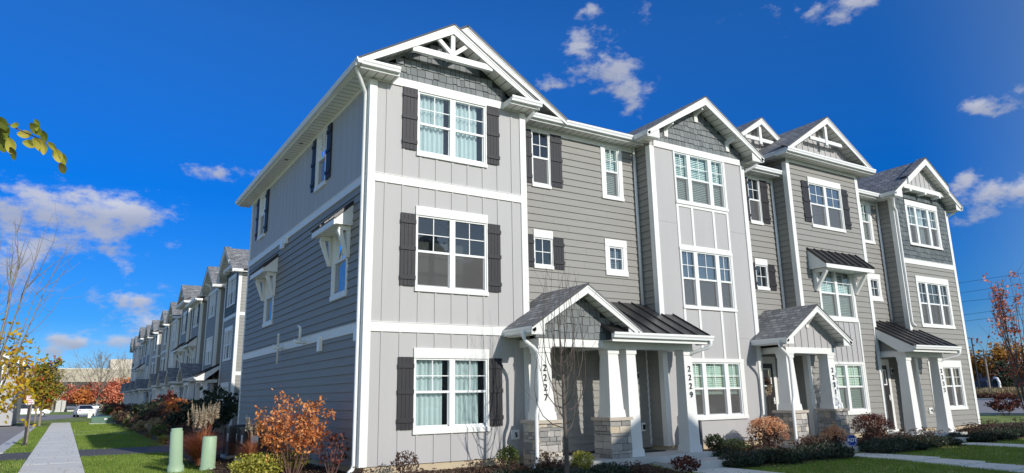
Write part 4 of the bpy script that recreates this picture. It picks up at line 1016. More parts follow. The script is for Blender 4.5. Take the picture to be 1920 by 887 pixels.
L_RED = leafm('red_leaf', [(0, (.30, .06, .04)), (.5, (.66, .17, .09)), (1, (.80, .40, .24))])
L_ORT = leafm('orange_tree_leaf', [(0, (.24, .06, .03)), (.5, (.56, .16, .05)), (1, (.74, .34, .08))])
L_GOLD = leafm('golden_leaf', [(0, (.18, .08, .015)), (.5, (.46, .21, .035)), (1, (.66, .38, .07))])
L_GRN = leafm('dull_green_leaf', [(0, (.02, .035, .012)), (.6, (.05, .075, .025)), (1, (.10, .12, .04))])
L_REDG = leafm('red_grass', [(0, (.24, .07, .04)), (.5, (.50, .16, .08)), (1, (.66, .36, .18))])
L_TANG = leafm('tan_grass', [(0, (.20, .14, .07)), (.5, (.38, .28, .14)), (1, (.55, .44, .22))])
L_PLUME = leafm('plume', [(0, (.38, .30, .20)), (.5, (.55, .46, .33)), (1, (.72, .64, .50))], .4)
B_GREY = mat('grey_bark', (.12, .10, .09), .9, var=.3, vscale=20, bump=.6, bscale=80)
B_TWIG = mat('red_twig', (.17, .10, .08), .8, var=.2, vscale=20)
B_PALE = mat('pale_bark', (.26, .22, .18), .9, var=.25, vscale=12)
def leaf(mb, p, sz, el=1.6, rnd=None, up=None):
    a = rr.uniform(0, 6.283); b = rr.uniform(-1.2, 1.2); c = rr.uniform(0, 6.283)
    ux, uy, uz = math.cos(a) * math.cos(b), math.sin(a) * math.cos(b), math.sin(b)
    vx, vy, vz = -math.sin(a) * math.cos(c) - math.cos(a) * math.sin(b) * math.sin(c), math.cos(a) * math.cos(c) - math.sin(a) * math.sin(b) * math.sin(c), math.cos(b) * math.sin(c)
    x, y, z = p; l = sz * el / 2; w_ = sz / 2
    mb.face([(x - ux * l, y - uy * l, z - uz * l), (x + vx * w_ - ux * l * .1, y + vy * w_ - uy * l * .1, z + vz * w_ - uz * l * .1), (x + ux * l, y + uy * l, z + uz * l), (x - vx * w_ - ux * l * .1, y - vy * w_ - uy * l * .1, z - vz * w_ - uz * l * .1)], rr.random() if rnd is None else rnd)
def blob(mb, c, r, n, sz, shell=.55, rvar=True, clump=2.5, cut=-.15):
    """n leaves through an uneven ellipsoid; noise leaves gaps and makes light and dark clumps of leaf colour"""
    k = 0; tries = 0; o = rr.uniform(0, 99)
    while k < n and tries < n * 5:
        tries += 1
        d = Vector((rr.gauss(0, 1), rr.gauss(0, 1), rr.gauss(0, 1))).normalized()
        rad = (shell + (1 - shell) * rr.random()) * (1 + .28 * noise.noise(d * 2.2 + Vector((o, 0, 0))))
        p = Vector((c[0] + d.x * r[0] * rad, c[1] + d.y * r[1] * rad, c[2] + d.z * r[2] * rad))
        nv = noise.noise(Vector((p.x / r[0] * clump * .6, p.y / r[1] * clump * .6, p.z / r[2] * clump * .6)) + Vector((o, o, 0)))
        if nv < cut: continue
        leaf(mb, p, sz * rr.uniform(.6, 1.25), rnd=min(1, max(0, rr.gauss(.5 + nv * .5, .24)))); k += 1
def limb(mb, p, d, L_, r0, r1, bend=Vector((0, 0, .25)), seg=5, wob=.12, n=5):
    pts = [Vector(p)]; rad = [r0]; d = Vector(d).normalized()
    for i in range(seg):
        d = (d + bend / seg + Vector((rr.gauss(0, wob), rr.gauss(0, wob), rr.gauss(0, wob))) / seg ** .5).normalized()
        pts.append(pts[-1] + d * (L_ / seg)); rad.append(r0 + (r1 - r0) * (i + 1) / seg)
    mb.tube(pts, rad, n, caps=False, rnd=.5); return pts, d
def tree(name, label, cat, loc, h, trunk_h, r, bark, leafmat=None, nl=0, lsz=.1, spread=.6, nb=9, up=.5, group=None, sub=3, crown=None, twigs=True, lean=(0, 0), dens_r=.18, leafcut=None, extra=0, minr=.004):
    root = empty(name, label, cat, loc, 0, group); mb = MB().mat(bark); seg = []
    tp = [Vector((0, 0, -.15)), Vector((lean[0] * .3, lean[1] * .3, trunk_h * .5)), Vector((lean[0], lean[1], trunk_h))]; mb.tube(tp, [r * 1.25, r, r * .8], 8, caps=False)
    top, td = limb(mb, tp[-1], (lean[0] * .3, lean[1] * .3, 1), h - trunk_h, r * .8, minr, Vector((0, 0, .3)), 7, .10, 6)
    stems = [top]
    for i in range(nb):
        t = i / max(1, nb - 1); b = top[min(len(top) - 2, int(t * (len(top) - 2)))] if rr.random() < .8 else tp[-1]
        a = i * 2.4 + rr.uniform(-.4, .4); dv = Vector((math.cos(a) * spread, math.sin(a) * spread, up + .5 * t)); ln = (h - b.z) * rr.uniform(.7, .95) + .06 * h
        pts, d = limb(mb, b, dv, ln, r * (.45 - .22 * t), minr, Vector((0, 0, up)), 6, .14, 5); stems.append(pts)
        for _ in range(sub):
            q = pts[rr.randint(1, len(pts) - 2)]; p2, _d = limb(mb, q, (dv + Vector((rr.gauss(0, .6), rr.gauss(0, .6), rr.gauss(0, .35)))), ln * rr.uniform(.3, .55), r * .14, minr * .8, Vector((0, 0, up * .8)), 4, .2, 4); stems.append(p2)
            if twigs:
                for _ in range(2):
                    q = p2[rr.randint(1, len(p2) - 1)]; p3, _d = limb(mb, q, (dv + Vector((rr.gauss(0, .8), rr.gauss(0, .8), rr.gauss(0, .5)))), ln * rr.uniform(.15, .3), r * .07, minr * .6, Vector((0, 0, up * .6)), 3, .25, 3); stems.append(p3)
    mb.build('trunk', root, smooth=True)
    if leafmat and nl:
        lb = MB().mat(leafmat)
        pts = [p for s in stems[1 if crown else 0:] for p in s[1:]]
        if crown:
            cz, rx, rz = crown; blob(lb, (lean[0], lean[1], cz), (rx, rx, rz), int(nl * .55), lsz, .35, clump=3.2, cut=-.05); nl = int(nl * .45)
        cl = [(rr.choice(pts), rr.random()) for _ in range(max(8, nl // 14))]
        for k in range(nl):
            p, cc = cl[k % len(cl)]; s_ = dens_r; q = p + Vector((rr.gauss(0, s_), rr.gauss(0, s_), rr.gauss(0, s_)))
            if leafcut and not leafcut(q): continue
            leaf(lb, q, lsz * rr.uniform(.6, 1.2), rnd=min(1, max(0, rr.gauss(cc, .2))))
        lb.build('crown', root)
    return root
def shrub(name, label, cat, x, y, r, h, leafmat, n, sz, group=None, stems=8, sm=B_TWIG, shell=.5, low=.12, cut=-.15, cl=2.5):
    z = gh(x, y); root = empty(name, label, cat, (x, y, z), rr.uniform(0, 6), group); sb = MB().mat(sm)
    for i in range(stems):
        a = i * 2.4; limb(sb, (math.cos(a) * r * .12, math.sin(a) * r * .12, -.05), (math.cos(a) * r * .8, math.sin(a) * r * .8, h), h * .8, .009 * (h + .3), .003, Vector((0, 0, .2)), 4, .12, 4)
    sb.build('stems', root); lb = MB().mat(leafmat); blob(lb, (0, 0, h * (.5 + low)), (r, r, h * (.5 - low / 2)), n, sz, shell, cut=cut, clump=cl)
    lb.build('foliage', root); return root
def copy_tree(o, loc, rz, sc=1.0, label=None, group=None):
    c = o.copy(); COL.objects.link(c); c.location = loc; c.rotation_euler = (0, 0, rz); c.scale = (sc, sc, sc * rr.uniform(.88, 1.12))
    if label: c['label'] = label
    if group: c['group'] = group
    for ch in list(o.children):
        d = ch.copy(); COL.objects.link(d); d.parent = c
    return c

# orange shrub by the end wall: vase of bare stems with drooping leaf bunches
z0 = gh(-.9, 1.1); og = empty('orange_shrub', 'tall vase-shaped shrub with orange autumn leaves in front of the shaded end wall', 'shrub', (-.95, 1.15, z0)); sb = MB().mat(B_TWIG); lb = MB().mat(L_ORANGE)
for i in range(26):
    a = i * 2.399; s = .16 + .5 * (i / 26); pts, d = limb(sb, (math.cos(a) * .07, math.sin(a) * .07, -.05), (math.cos(a) * s, math.sin(a) * s, 1), rr.uniform(1.15, 1.8) * (1.05 - .22 * s), .013, .004, Vector((math.cos(a) * .1, math.sin(a) * .1, .2)), 6, .1, 4)
    for _ in range(3):
        q = pts[rr.randint(2, 5)]; p2, _d = limb(sb, q, (rr.gauss(0, .6), rr.gauss(0, .6), .6), rr.uniform(.18, .4), .005, .002, Vector((0, 0, .1)), 3, .2, 3)
        for p in [q_ for q_ in p2[1:] + pts[3:] if q_.z > .62 + rr.gauss(0, .1)]:
            for k in range(6): leaf(lb, p + Vector((rr.gauss(0, .055), rr.gauss(0, .055), rr.gauss(-.03, .055))), rr.uniform(.026, .048), 2.0)
sb.build('stems', og, smooth=True); lb.build('foliage', og)
shrub('boxwood', 'low rounded yellow-green shrub at the foot of the orange shrub', 'shrub', -1.5, 1.45, .58, .56, L_BOX, 3000, .035, cut=-.4)
shrub('boxwood', 'second low yellow-green shrub, behind the orange shrub by the end wall', 'shrub', -.75, 2.1, .42, .42, L_BOX, 1700, .035, cut=-.4)
shrub('red_leaf_shrub', 'small sparse dark red shrub right of the orange shrub', 'shrub', -.35, .55, .33, .8, L_BURG, 260, .05, cut=-.1)
# ornamental grasses
def ograss(label, x, y, h, n, m, plumes, spread=.35, plm=L_PLUME, group=None):
    root = empty('ornamental_grass', label, 'grass clump', (x, y, gh(x, y)), 0, group); b = MB().mat(m)
    for i in range(n):
        a = rr.uniform(0, 6.28); t = rr.random(); hh = h * rr.uniform(.45, .85); out = spread * rr.uniform(.2, 1.5) * (.6 + t); w_ = rr.uniform(.006, .012); x0, y0 = math.cos(a) * .12 * t, math.sin(a) * .12 * t; rn = rr.random(); pv = None
        for k in range(5):
            s = k / 4; px, py, pz = x0 + math.cos(a) * out * s * s, y0 + math.sin(a) * out * s * s, hh * (s * 1.25 - .45 * s * s * (1 + .5 * t)); ww = w_ * (1 - s * .9)
            cur = ((px - math.sin(a) * ww, py + math.cos(a) * ww, pz), (px + math.sin(a) * ww, py - math.cos(a) * ww, pz))
            if pv: b.face([pv[0], pv[1], cur[1], cur[0]], rn)
            pv = cur
    b.build('blades', root)
    if plumes:
        p = MB()
        for i in range(plumes):
            a = rr.uniform(0, 6.28); o = spread * rr.uniform(.1, .55); L_ = h * rr.uniform(.8, 1.05); e = Vector((math.cos(a) * o, math.sin(a) * o, L_)); p.mat(m); p.tube([(math.cos(a) * .05, math.sin(a) * .05, 0), e * .6 + Vector((0, 0, .1)), e], [.004, .003, .002], 3, caps=False)
            p.mat(plm); pl = h * .30
            for k in range(64):
                s = k / 64; q = e + Vector((math.cos(a) * .05 * s, math.sin(a) * .05 * s, (s - .45) * pl)); leaf(p, q + Vector((rr.gauss(0, .013), rr.gauss(0, .013), 0)) * (1.2 - s), .024 * (1.3 - s), 3.2)
        p.build('plumes', root)
    return root
ograss('large clump of red maiden grass with cream plumes beside the green pipe', -1.72, 6.9, 1.36, 2400, L_REDG, 46, .72)
ograss('smaller dark red maiden grass clump in the shade of the end wall', -1.0, 4.6, 1.0, 520, L_REDG, 9, .34)
ograss('low yellow grass clump across the drive', -1.3, 18.9, .6, 420, L_BOX, 0, .45); ograss('tan grass tuft beyond the yellow clump across the drive', -1.4, 24.0, .6, 300, L_TANG, 6, .4)
# green utility pipes
def pipe(label, x, y, r, h, cap):
    mg = mat('pale_green_plastic', (.36, .50, .33), .5, var=.06, vscale=3); b = MB().mat(mg); z = gh(x, y)
    if cap: b.tube([(0, 0, -.1), (0, 0, .07), (0, 0, .071), (0, 0, h - .02), (0, 0, h)], [r * 1.1, r * 1.1, r, r * .98, r * .9], 24)
    else: b.tube([(0, 0, -.1), (0, 0, .16), (0, 0, .161), (0, 0, .2), (0, 0, .201), (0, 0, h * .93), (0, 0, h * .931), (0, 0, h)], [r * 1.3, r * 1.24, r * 1.12, r * 1.12, r * 1.02, r * .95, r * .86, r * .84], 24)
    o = b.build('utility_pedestal', loc=(x, y, z)); o['label'] = label; o['category'] = 'utility pedestal'; o['group'] = 'green utility pedestals'
    for p in o.data.polygons: p.use_smooth = len(p.vertices) == 4
    return o
p1 = pipe('taller pale green utility pedestal with a collar, on the lawn edge', -2.46, 5.6, .145, 1.02, False); p1.rotation_euler = (0, R(-3), 0)
pipe('short fat green utility pedestal in front of the red maiden grass', -1.78, 5.5, .165, .78, True)
# air conditioners
def ac_unit(label, x, y):
    root = empty('air_conditioner', label, 'air conditioner', (x, y, gh(x, y)), 0, 'air conditioners by the end wall'); g_ = mat('dark_case', (.05, .055, .06), .5)
    MB().mat(M_CONC).box(-.42, .42, -.42, .42, -.1, .06).build('pad', root); b = MB().mat(g_)
    b.box(-.36, .36, -.36, .36, .06, .10); b.box(-.36, .36, -.36, .36, .74, .80)
    for sx in (-1, 1):
        for sy in (-1, 1): b.box(sx * .36 - .03, sx * .36 + .03, sy * .36 - .03, sy * .36 + .03, .06, .8)
    for i in range(22):
        z = .12 + i * .028
        b.box(-.35, .35, -.352, -.340, z, z + .014); b.box(-.35, .35, .340, .352, z, z + .014); b.box(-.352, -.340, -.35, .35, z, z + .014); b.box(.340, .352, -.35, .35, z, z + .014)
    b.build('case', root); MB().mat(M_BLACK).box(-.33, .33, -.33, .33, .08, .74).build('coil', root)
    f = MB().mat(M_BLACK); f.tube([(0, 0, .805), (0, 0, .82)], .30, 24); [f.tube([(0, 0, .83), (math.cos(k * .785) * .3, math.sin(k * .785) * .3, .815)], .006, 4) for k in range(8)]; f.build('fan_guard', root)
    MB().mat(M_VINYL).box(-.364, -.362, -.2, -.02, .42, .62).build('data_plate', root); MB().mat(M_VINYL).box(-.2, -.02, -.364, -.362, .42, .62).build('data_plate', root)
ac_unit('dark air conditioner nearest the orange shrub, by the end wall', -.62, 5.9); ac_unit('dark air conditioner farther along the end wall, behind the maiden grass', -.66, 7.5)
# front plants
for i, (x, y, l) in enumerate(((2.92, -.62, 'small yellow-green evergreen under the ground-floor window of the corner townhouse'), (4.1, -1.5, 'small yellow-tipped evergreen in front of the stone pier of porch 2227'))):
    shrub('dwarf_evergreen', l, 'shrub', x, y, .25, .46, L_BOX if i else L_EVER, 1500, .026, group='dwarf evergreens by the first porch', cut=-.5)
shrub('dwarf_evergreen', 'small dark green round bush right of column 2229', 'shrub', 8.75, -.75, .25, .48, L_GRN, 1300, .03, cut=-.5)
shrub('dwarf_evergreen', 'low dark green mound under the triple window right of column 2229', 'shrub', 9.35, -.8, .42, .34, L_GRN, 1300, .03, cut=-.5)
shrub('dried_shrub', 'dark brown nearly leafless bush at the wall below the left shutter', 'shrub', .62, -.7, .28, .5, L_BROWN, 420, .034, stems=16, cut=-.3)
shrub('dried_shrub', 'low purple-brown plant with flat seed heads beside the concrete step', 'shrub', 6.02, -2.45, .32, .36, L_BURG, 520, .04, stems=9, cut=-.3)
def hydrangea(label, x, y, r, h, n, m=L_RUST):
    root = empty('hydrangea', label, 'hydrangea', (x, y, gh(x, y)), 0, 'rust-coloured hydrangeas along the porches'); s = MB().mat(B_TWIG); f = MB().mat(m); g_ = MB().mat(L_BROWN)
    for i in range(n):
        a = i * 2.4; q = math.sqrt((i + .5) / n); d = Vector((math.cos(a) * r * q, math.sin(a) * r * q, h * (.45 + .5 * math.sqrt(max(0, 1 - q * q))) + rr.gauss(0, .03)))
        s.tube([(math.cos(a) * .05, math.sin(a) * .05, 0), d * .6 + Vector((0, 0, .03)), d], [.006, .005, .004], 4, caps=False); hr = rr.uniform(.07, .10); tn = rr.random()
        for k in range(60):
            v = Vector((rr.gauss(0, 1), rr.gauss(0, 1), rr.gauss(0, 1))).normalized() * hr * rr.uniform(.75, 1); v.z *= 1.25
            leaf(f, d + v, .028, 1.1, rnd=min(1, max(0, rr.gauss(tn, .18))))
        for k in range(5): leaf(g_, d * rr.uniform(.4, .9) + Vector((rr.gauss(0, .06), rr.gauss(0, .06), 0)), .055, 1.7)
    s.build('stems', root); f.build('flower_heads', root); g_.build('leaves', root)
hydrangea('largest rust-orange hydrangea, left of the porch 2231 downspout', 10.45, -1.0, .48, .86, 62)
hydrangea('small rust hydrangea between the two stone piers of porch 2231', 12.85, -1.25, .34, .55, 30)
hydrangea('dark reddish-brown hydrangea right of the stone pier of porch 2231', 15.0, -1.0, .55, .8, 55, L_BURG)
hydrangea('low faded hydrangea in front of the left stone pier of porch 2231', 11.5, -1.5, .42, .38, 30, L_BROWN)
# catmint and sedum clumps
def clump(m, r, h, n, seeds):
    root = empty('perennial_clump', 'x', 'perennial'); b = MB().mat(m)
    for i in range(n):
        a = rr.uniform(0, 6.28); q = math.sqrt(rr.random()); x, y = math.cos(a) * r * q, math.sin(a) * r * q; hh = h * math.sqrt(max(.05, 1 - q * q * .8)) * rr.uniform(.6, 1.1)
        for k in range(4):
            s = rr.random(); leaf(b, (x * (1 + .25 * s), y * (1 + .25 * s), hh * s), .03, 2.2)
    b.build('foliage', root)
    if seeds:
        b = MB().mat(L_BROWN)
        for i in range(seeds):
            a = rr.uniform(0, 6.28); q = math.sqrt(rr.random()) * r; p = Vector((math.cos(a) * q, math.sin(a) * q, h * rr.uniform(1.0, 1.7))); b.tube([(p.x * .6, p.y * .6, .02), p], .0025, 3, caps=False)
            for k in range(12): leaf(b, p + Vector((rr.gauss(0, .02), rr.gauss(0, .02), rr.gauss(0, .006))), .022, 1.1)
        b.build('seed_heads', root)
    return root
protos = [clump(L_CAT, .42, .30, 900, 0), clump(L_DARK, .40, .26, 800, 10), clump(L_CAT, .34, .24, 600, 26), clump(L_BROWN, .32, .2, 380, 26)]
first = [True] * 4
plabel = ['grey-green mounded catmint clump in the bed along the porches', 'dark green spreading clump in the bed along the porches', 'grey-green clump topped with brown seed heads at the edge of a front bed', 'withered brown clump with flat seed heads in a front bed']
pgroup = ['catmint clumps in the front beds', 'dark green clumps in the front beds', 'seed-headed clumps in the front beds', 'withered clumps in the front beds']
spots = [(1.9, -1.0, 3), (2.4, -1.45, 2), (1.4, -1.6, 3), (2.9, -1.7, 1), (3.6, -1.25, 3), (2.2, -1.95, 1), (3.4, -2.0, 0), (4.6, -1.75, 0), (5.1, -2.0, 3), (-.3, -1.3, 3), (.6, -1.5, 3),
         (8.1, -2.0, 1), (8.5, -1.75, 0), (9.1, -1.75, 0), (9.7, -1.6, 0), (9.4, -2.1, 1), (10.2, -1.85, 0), (10.8, -1.9, 0), (11.4, -2.0, 0), (11.8, -1.85, 0), (8.6, -1.2, 1), (9.9, -1.1, 3),
         (13.6, -2.0, 0), (14.2, -1.9, 0), (14.8, -2.0, 1), (15.4, -1.7, 2), (16.0, -1.9, 1), (16.6, -1.7, 2), (17.2, -1.8, 0), (16.2, -1.2, 2), (15.8, -.7, 3), (17.3, -1.3, 2), (14.2, -1.3, 3),
         (19.2, -1.8, 1), (19.9, -1.6, 2), (20.6, -1.7, 0), (21.3, -1.4, 2), (22.0, -1.5, 1), (22.8, -1.2, 2), (23.6, -1.3, 0), (24.3, -.9, 2), (20.9, -.8, 3), (22.5, -.6, 3), (24.6, -.2, 1), (18.9, -1.3, 2)]
for x, y, k in spots:
    sc = rr.uniform(.85, 1.3)
    if first[k]:
        o = protos[k]; o.location = (x, y, gh(x, y)); o['label'] = plabel[k]; o['group'] = pgroup[k]; first[k] = False
    else: copy_tree(protos[k], (x, y, gh(x, y)), rr.uniform(0, 6), sc, plabel[k], pgroup[k])

# bare young tree before the first porch
t1 = empty('young_tree', 'slim leafless young tree with upswept twigs in front of the first porch', 'tree', (3.13, -2.3, gh(3.1, -2.3))); mb = MB().mat(B_GREY)
mb.tube([(0, 0, -.1), (.01, 0, .7), (-.01, 0, 1.35), (0, .02, 1.9), (-.04, 0, 2.5), (-.10, 0, 3.1)], [.052, .042, .038, .03, .02, .011], 8, caps=False)
tw = MB().mat(mat('grey_twig', (.12, .095, .085), .85))
for i in range(22):
    a = i * 2.4 + .3; z = .95 + 1.7 * (i / 24); out = rr.uniform(.4, .8) * (1.1 - .5 * i / 24); top = z + rr.uniform(1.3, 2.5); top = min(top, rr.uniform(3.7, 4.75)); c, s = math.cos(a), math.sin(a); P = []
    for k in range(8):
        t = k / 7; o = out * (1 - (1 - t) ** 2.4) * (1 - .5 * t * t); P.append((c * o - .03 * (z + t) * .3, s * o + rr.gauss(0, .008), z - .04 * math.sin(t * 3) + (top - z) * t ** 1.5))
    tw.tube(P, [.0115 * (1 - .8 * k / 7) for k in range(8)], 4, caps=False)
    for _ in range(3):
        q = P[rr.randint(2, 6)]; limb(tw, q, (c * .35 + rr.gauss(0, .3), s * .35 + rr.gauss(0, .3), 1), rr.uniform(.25, .7), .004, .0015, Vector((0, 0, .3)), 4, .12, 3)
mb.build('trunk', t1, smooth=True); tw.build('branches', t1)
# red-leaved young tree at the right
tree('young_tree', 'young tree with sparse red leaves on the lawn right of the townhouses', 'tree', (14.95, -5.1, gh(14.95, -5.1)), 3.95, .75, .05, B_GREY, L_RED, 900, .052, .22, 13, .95, lean=(.0, .05), dens_r=.07)
# overhead sprig of a street tree close to the camera
sg = empty('leafy_branch', 'overhanging branch tip with a few curled green and brown leaves against the sky', 'branch', (0, 0, 0)); mb = MB().mat(B_GREY)
O = CAM + FW * 4.0; X_, Y_ = RT, UP
def sp(px, py, d=4.2): return CAM + (FW + RT * ((px - 960) / 1308.84) - UP * ((py - 443.5) / 1308.84)) * d
mb.tube([(-5.75, -9.4, 2.72), (-5.42, -9.55, 2.69), tuple(sp(0, 226)), tuple(sp(14, 232)), tuple(sp(42, 246)), tuple(sp(78, 262)), tuple(sp(100, 283)), tuple(sp(116, 300))], [.012, .008, .006, .005, .004, .003, .002, .002], 5, caps=False); mb.build('twig', sg)
LG = leafm('curled_leaf', [(0, (.10, .055, .02)), (.3, (.18, .22, .025)), (.7, (.44, .46, .05)), (1, (.68, .56, .09))], .45); lb = MB().mat(LG)
for px, py, l, an, rn in ((6, 262, 46, 80, .05), (14, 248, 36, 60, .3), (22, 275, 30, 75, .75), (30, 235, 16, -15, .6), (48, 252, 24, 0, .85), (68, 243, 26, 55, .12), (72, 236, 24, 70, .5), (58, 270, 24, 15, .7), (76, 272, 30, 60, .8), (85, 258, 26, 70, .15), (84, 280, 22, 80, .9), (100, 274, 20, 50, .7), (104, 278, 12, 90, .1), (109, 292, 26, 75, .75), (121, 298, 26, 60, .55), (119, 317, 22, 60, .0), (4, 230, 30, 40, .1), (27, 288, 24, 80, .05)):
    c = sp(px, py, 4.2 + rr.uniform(-.06, .06)); s = l * 1.05 / 1308.84 * 4.2 / 2; a = R(an); U = (RT * math.cos(a) - UP * math.sin(a) + FW * rr.uniform(-.3, .3)).normalized(); V = U.cross(FW + RT * rr.uniform(-.5, .5)).normalized(); N = U.cross(V); prev = None
    for k in range(7):
        t = k / 6; w_ = s * .62 * math.sin(math.pi * min(1, t * .94 + .04)) ** .7; m_ = c + U * s * (2 * t - 1) + N * s * .35 * (2 * t - 1) ** 2
        cur = (m_ - V * w_ + N * w_ * .3, m_, m_ + V * w_ + N * w_ * .3)
        if prev: lb.face([prev[0], prev[1], cur[1], cur[0]], min(1, rn + .04 * k)); lb.face([prev[1], prev[2], cur[2], cur[1]], min(1, max(0, rn + .04 * k + .08)))
        prev = cur
lb.build('leaves', sg, smooth=True)
# ------------------------------------------------------------------ the lane at the left
tree('street_tree', 'yellow-leaved street tree with bare top twigs at the left edge beside the kerb', 'tree', (-6.45, 8.3, -.36), 5.9, 1.2, .07, B_PALE, L_YEL, 1700, .085, .24, 10, .6, sub=3, dens_r=.2, crown=(2.2, 1.3, 1.45), leafcut=lambda q: q.z < 3.2 + .5 * math.sin(q.x * 5))
tree('street_tree', 'small street tree with yellow, green and orange leaves on the verge', 'tree', (-6.35, 54, -.36), 4.5, 1.1, .09, B_PALE, L_MAPLE, 3000, .17, .5, 10, .6, crown=(2.65, 1.15, 1.55), dens_r=.2)
tree('street_tree', 'thin staked street tree with few leaves, on the verge before the cross road', 'tree', (-7.0, 66, -.36), 4.6, 1.6, .07, B_PALE, L_MAPLE, 500, .16, .5, 8, .6, dens_r=.3)
# row bed shrubs
rowm = [(L_BURG, 'burgundy'), (L_ORT, 'rust-orange'), (L_DARK, 'dark green'), (L_BROWN, 'brown'), (L_TANG, 'straw-coloured'), (L_EVER, 'olive-green')]
rp = []
for k, (m_, cn) in enumerate(rowm):
    o = shrub('bed_shrub', '', 'shrub', 0, 0, .75, 1.25, m_, 1100, .085, stems=7, cut=-.05, cl=3); rp.append([o, cn, True])
hd = [(1.05, 22.6, 2, 1.75), (.1, 23.3, 2, 1.35), (1.6, 26.8, 2, 1.2), (.3, 26.2, 1, 1.25), (-.5, 28.5, 3, 1.1), (.4, 29.6, 1, 1.4), (-.4, 31.6, 2, 1.3), (.5, 33.4, 0, 1.7), (-.6, 35.0, 2, 1.45), (.3, 37.5, 5, 1.1), (-.7, 39.2, 4, .9), (.4, 41.4, 1, 1.1), (-.5, 43.3, 3, 1.1), (.5, 45.6, 2, 1.15),
      (-.9, 26.5, 4, .7), (-1.2, 30.2, 4, .6), (-1.1, 33.2, 3, .75), (-1.3, 37.0, 5, .6), (-1.2, 41, 3, .7), (-.6, 48, 3, 1.1), (.4, 50.5, 0, 1.2), (-1.0, 53, 4, .8), (.2, 55.4, 2, 1.1), (-.7, 58.5, 0, 1.0), (.3, 62, 3, 1.2), (-.8, 66, 5, .9), (.2, 70, 0, 1.2), (-.6, 75, 3, 1.2), (.3, 80, 2, 1.3), (-.6, 86, 4, 1.1), (.2, 91, 0, 1.3), (-.4, 20.4, 3, .55), (-1.2, 21.6, 5, .5)]
for x, y, k, sc in hd:
    o, cn, fr = rp[k]; lab = cn + ' autumn shrub in the bed along the far townhouse row'
    if fr: o.location = (x, y, -.35); o.scale = (sc, sc, sc); o['label'] = lab; o['group'] = cn + ' shrubs along the far row'; rp[k][2] = False
    else: copy_tree(o, (x, y, -.35), rr.uniform(0, 6), sc, lab, cn + ' shrubs along the far row')
# sign post
sg = empty('parking_sign', 'small pale sign with red lettering on a black post by the sidewalk', 'sign', (-6.06, 22.2, -.36))
MB().mat(M_BLACK).box(-.045, .045, -.045, .045, -.1, 1.75).box(-.09, .09, -.09, .09, -.05, .10).box(-.11, .11, -.11, .11, -.05, .05).build('post', sg); MB().mat(B_PALE).box(.046, .10, -.03, .03, -.1, 1.6).build('stake', sg)
MB().mat(mat('sign_face', (.72, .64, .66), .5)).box(-.13, .16, -.065, -.05, 1.62, 1.98).build('sign_panel', sg)
mr_ = mat('sign_red', (.5, .08, .10), .5)
l = MB().mat(mr_)
for i, (a, b) in enumerate(((-.09, .12), (-.07, .10), (-.09, .05), (-.06, .12))): l.box(a, b, -.068, -.0655, 1.92 - i * .075, 1.945 - i * .075)
l.build('lettering', sg)
# street lamp
def lamp(name, label, cat, x, y, z, h, arm):
    root = empty(name, label, cat, (x, y, z)); b = MB().mat(M_BLACK)
    if arm:
        b.tube([(0, 0, 0), (0, 0, h)], [.11, .08], 8); b.build('pole', root); a = MB().mat(M_BLACK); a.box(-1.3, 0, -.05, .05, h - .12, h - .02); a.box(-1.9, -1.2, -.16, .16, h - .12, h); a.build('lamp_head', root)
        MB().mat(M_CONC).tube([(0, 0, -.8), (0, 0, .15)], .3, 12).build('base', root)
    else:
        b.tube([(0, 0, 0), (0, 0, .05), (0, 0, .5), (0, 0, .8), (0, 0, h - .8)], [.34, .3, .22, .09, .07], 10); b.build('pole', root)
        a = MB().mat(M_BLACK); a.tube([(0, 0, h - .8), (0, 0, h - .7), (0, 0, h - .68)], [.1, .22, .2], 8); a.tube([(0, 0, h - .2), (0, 0, h), (0, 0, h + .15)], [.3, .12, .02], 8); [a.tube([(math.cos(k * 1.57) * .19, math.sin(k * 1.57) * .19, h - .7), (math.cos(k * 1.57) * .26, math.sin(k * 1.57) * .26, h - .2)], .02, 4) for k in range(4)]; a.build('lantern', root)
lamp('street_lamp', 'black lantern-style street lamp beyond the cross road', 'street lamp', -4.55, 165, -.35, 6.1, False)
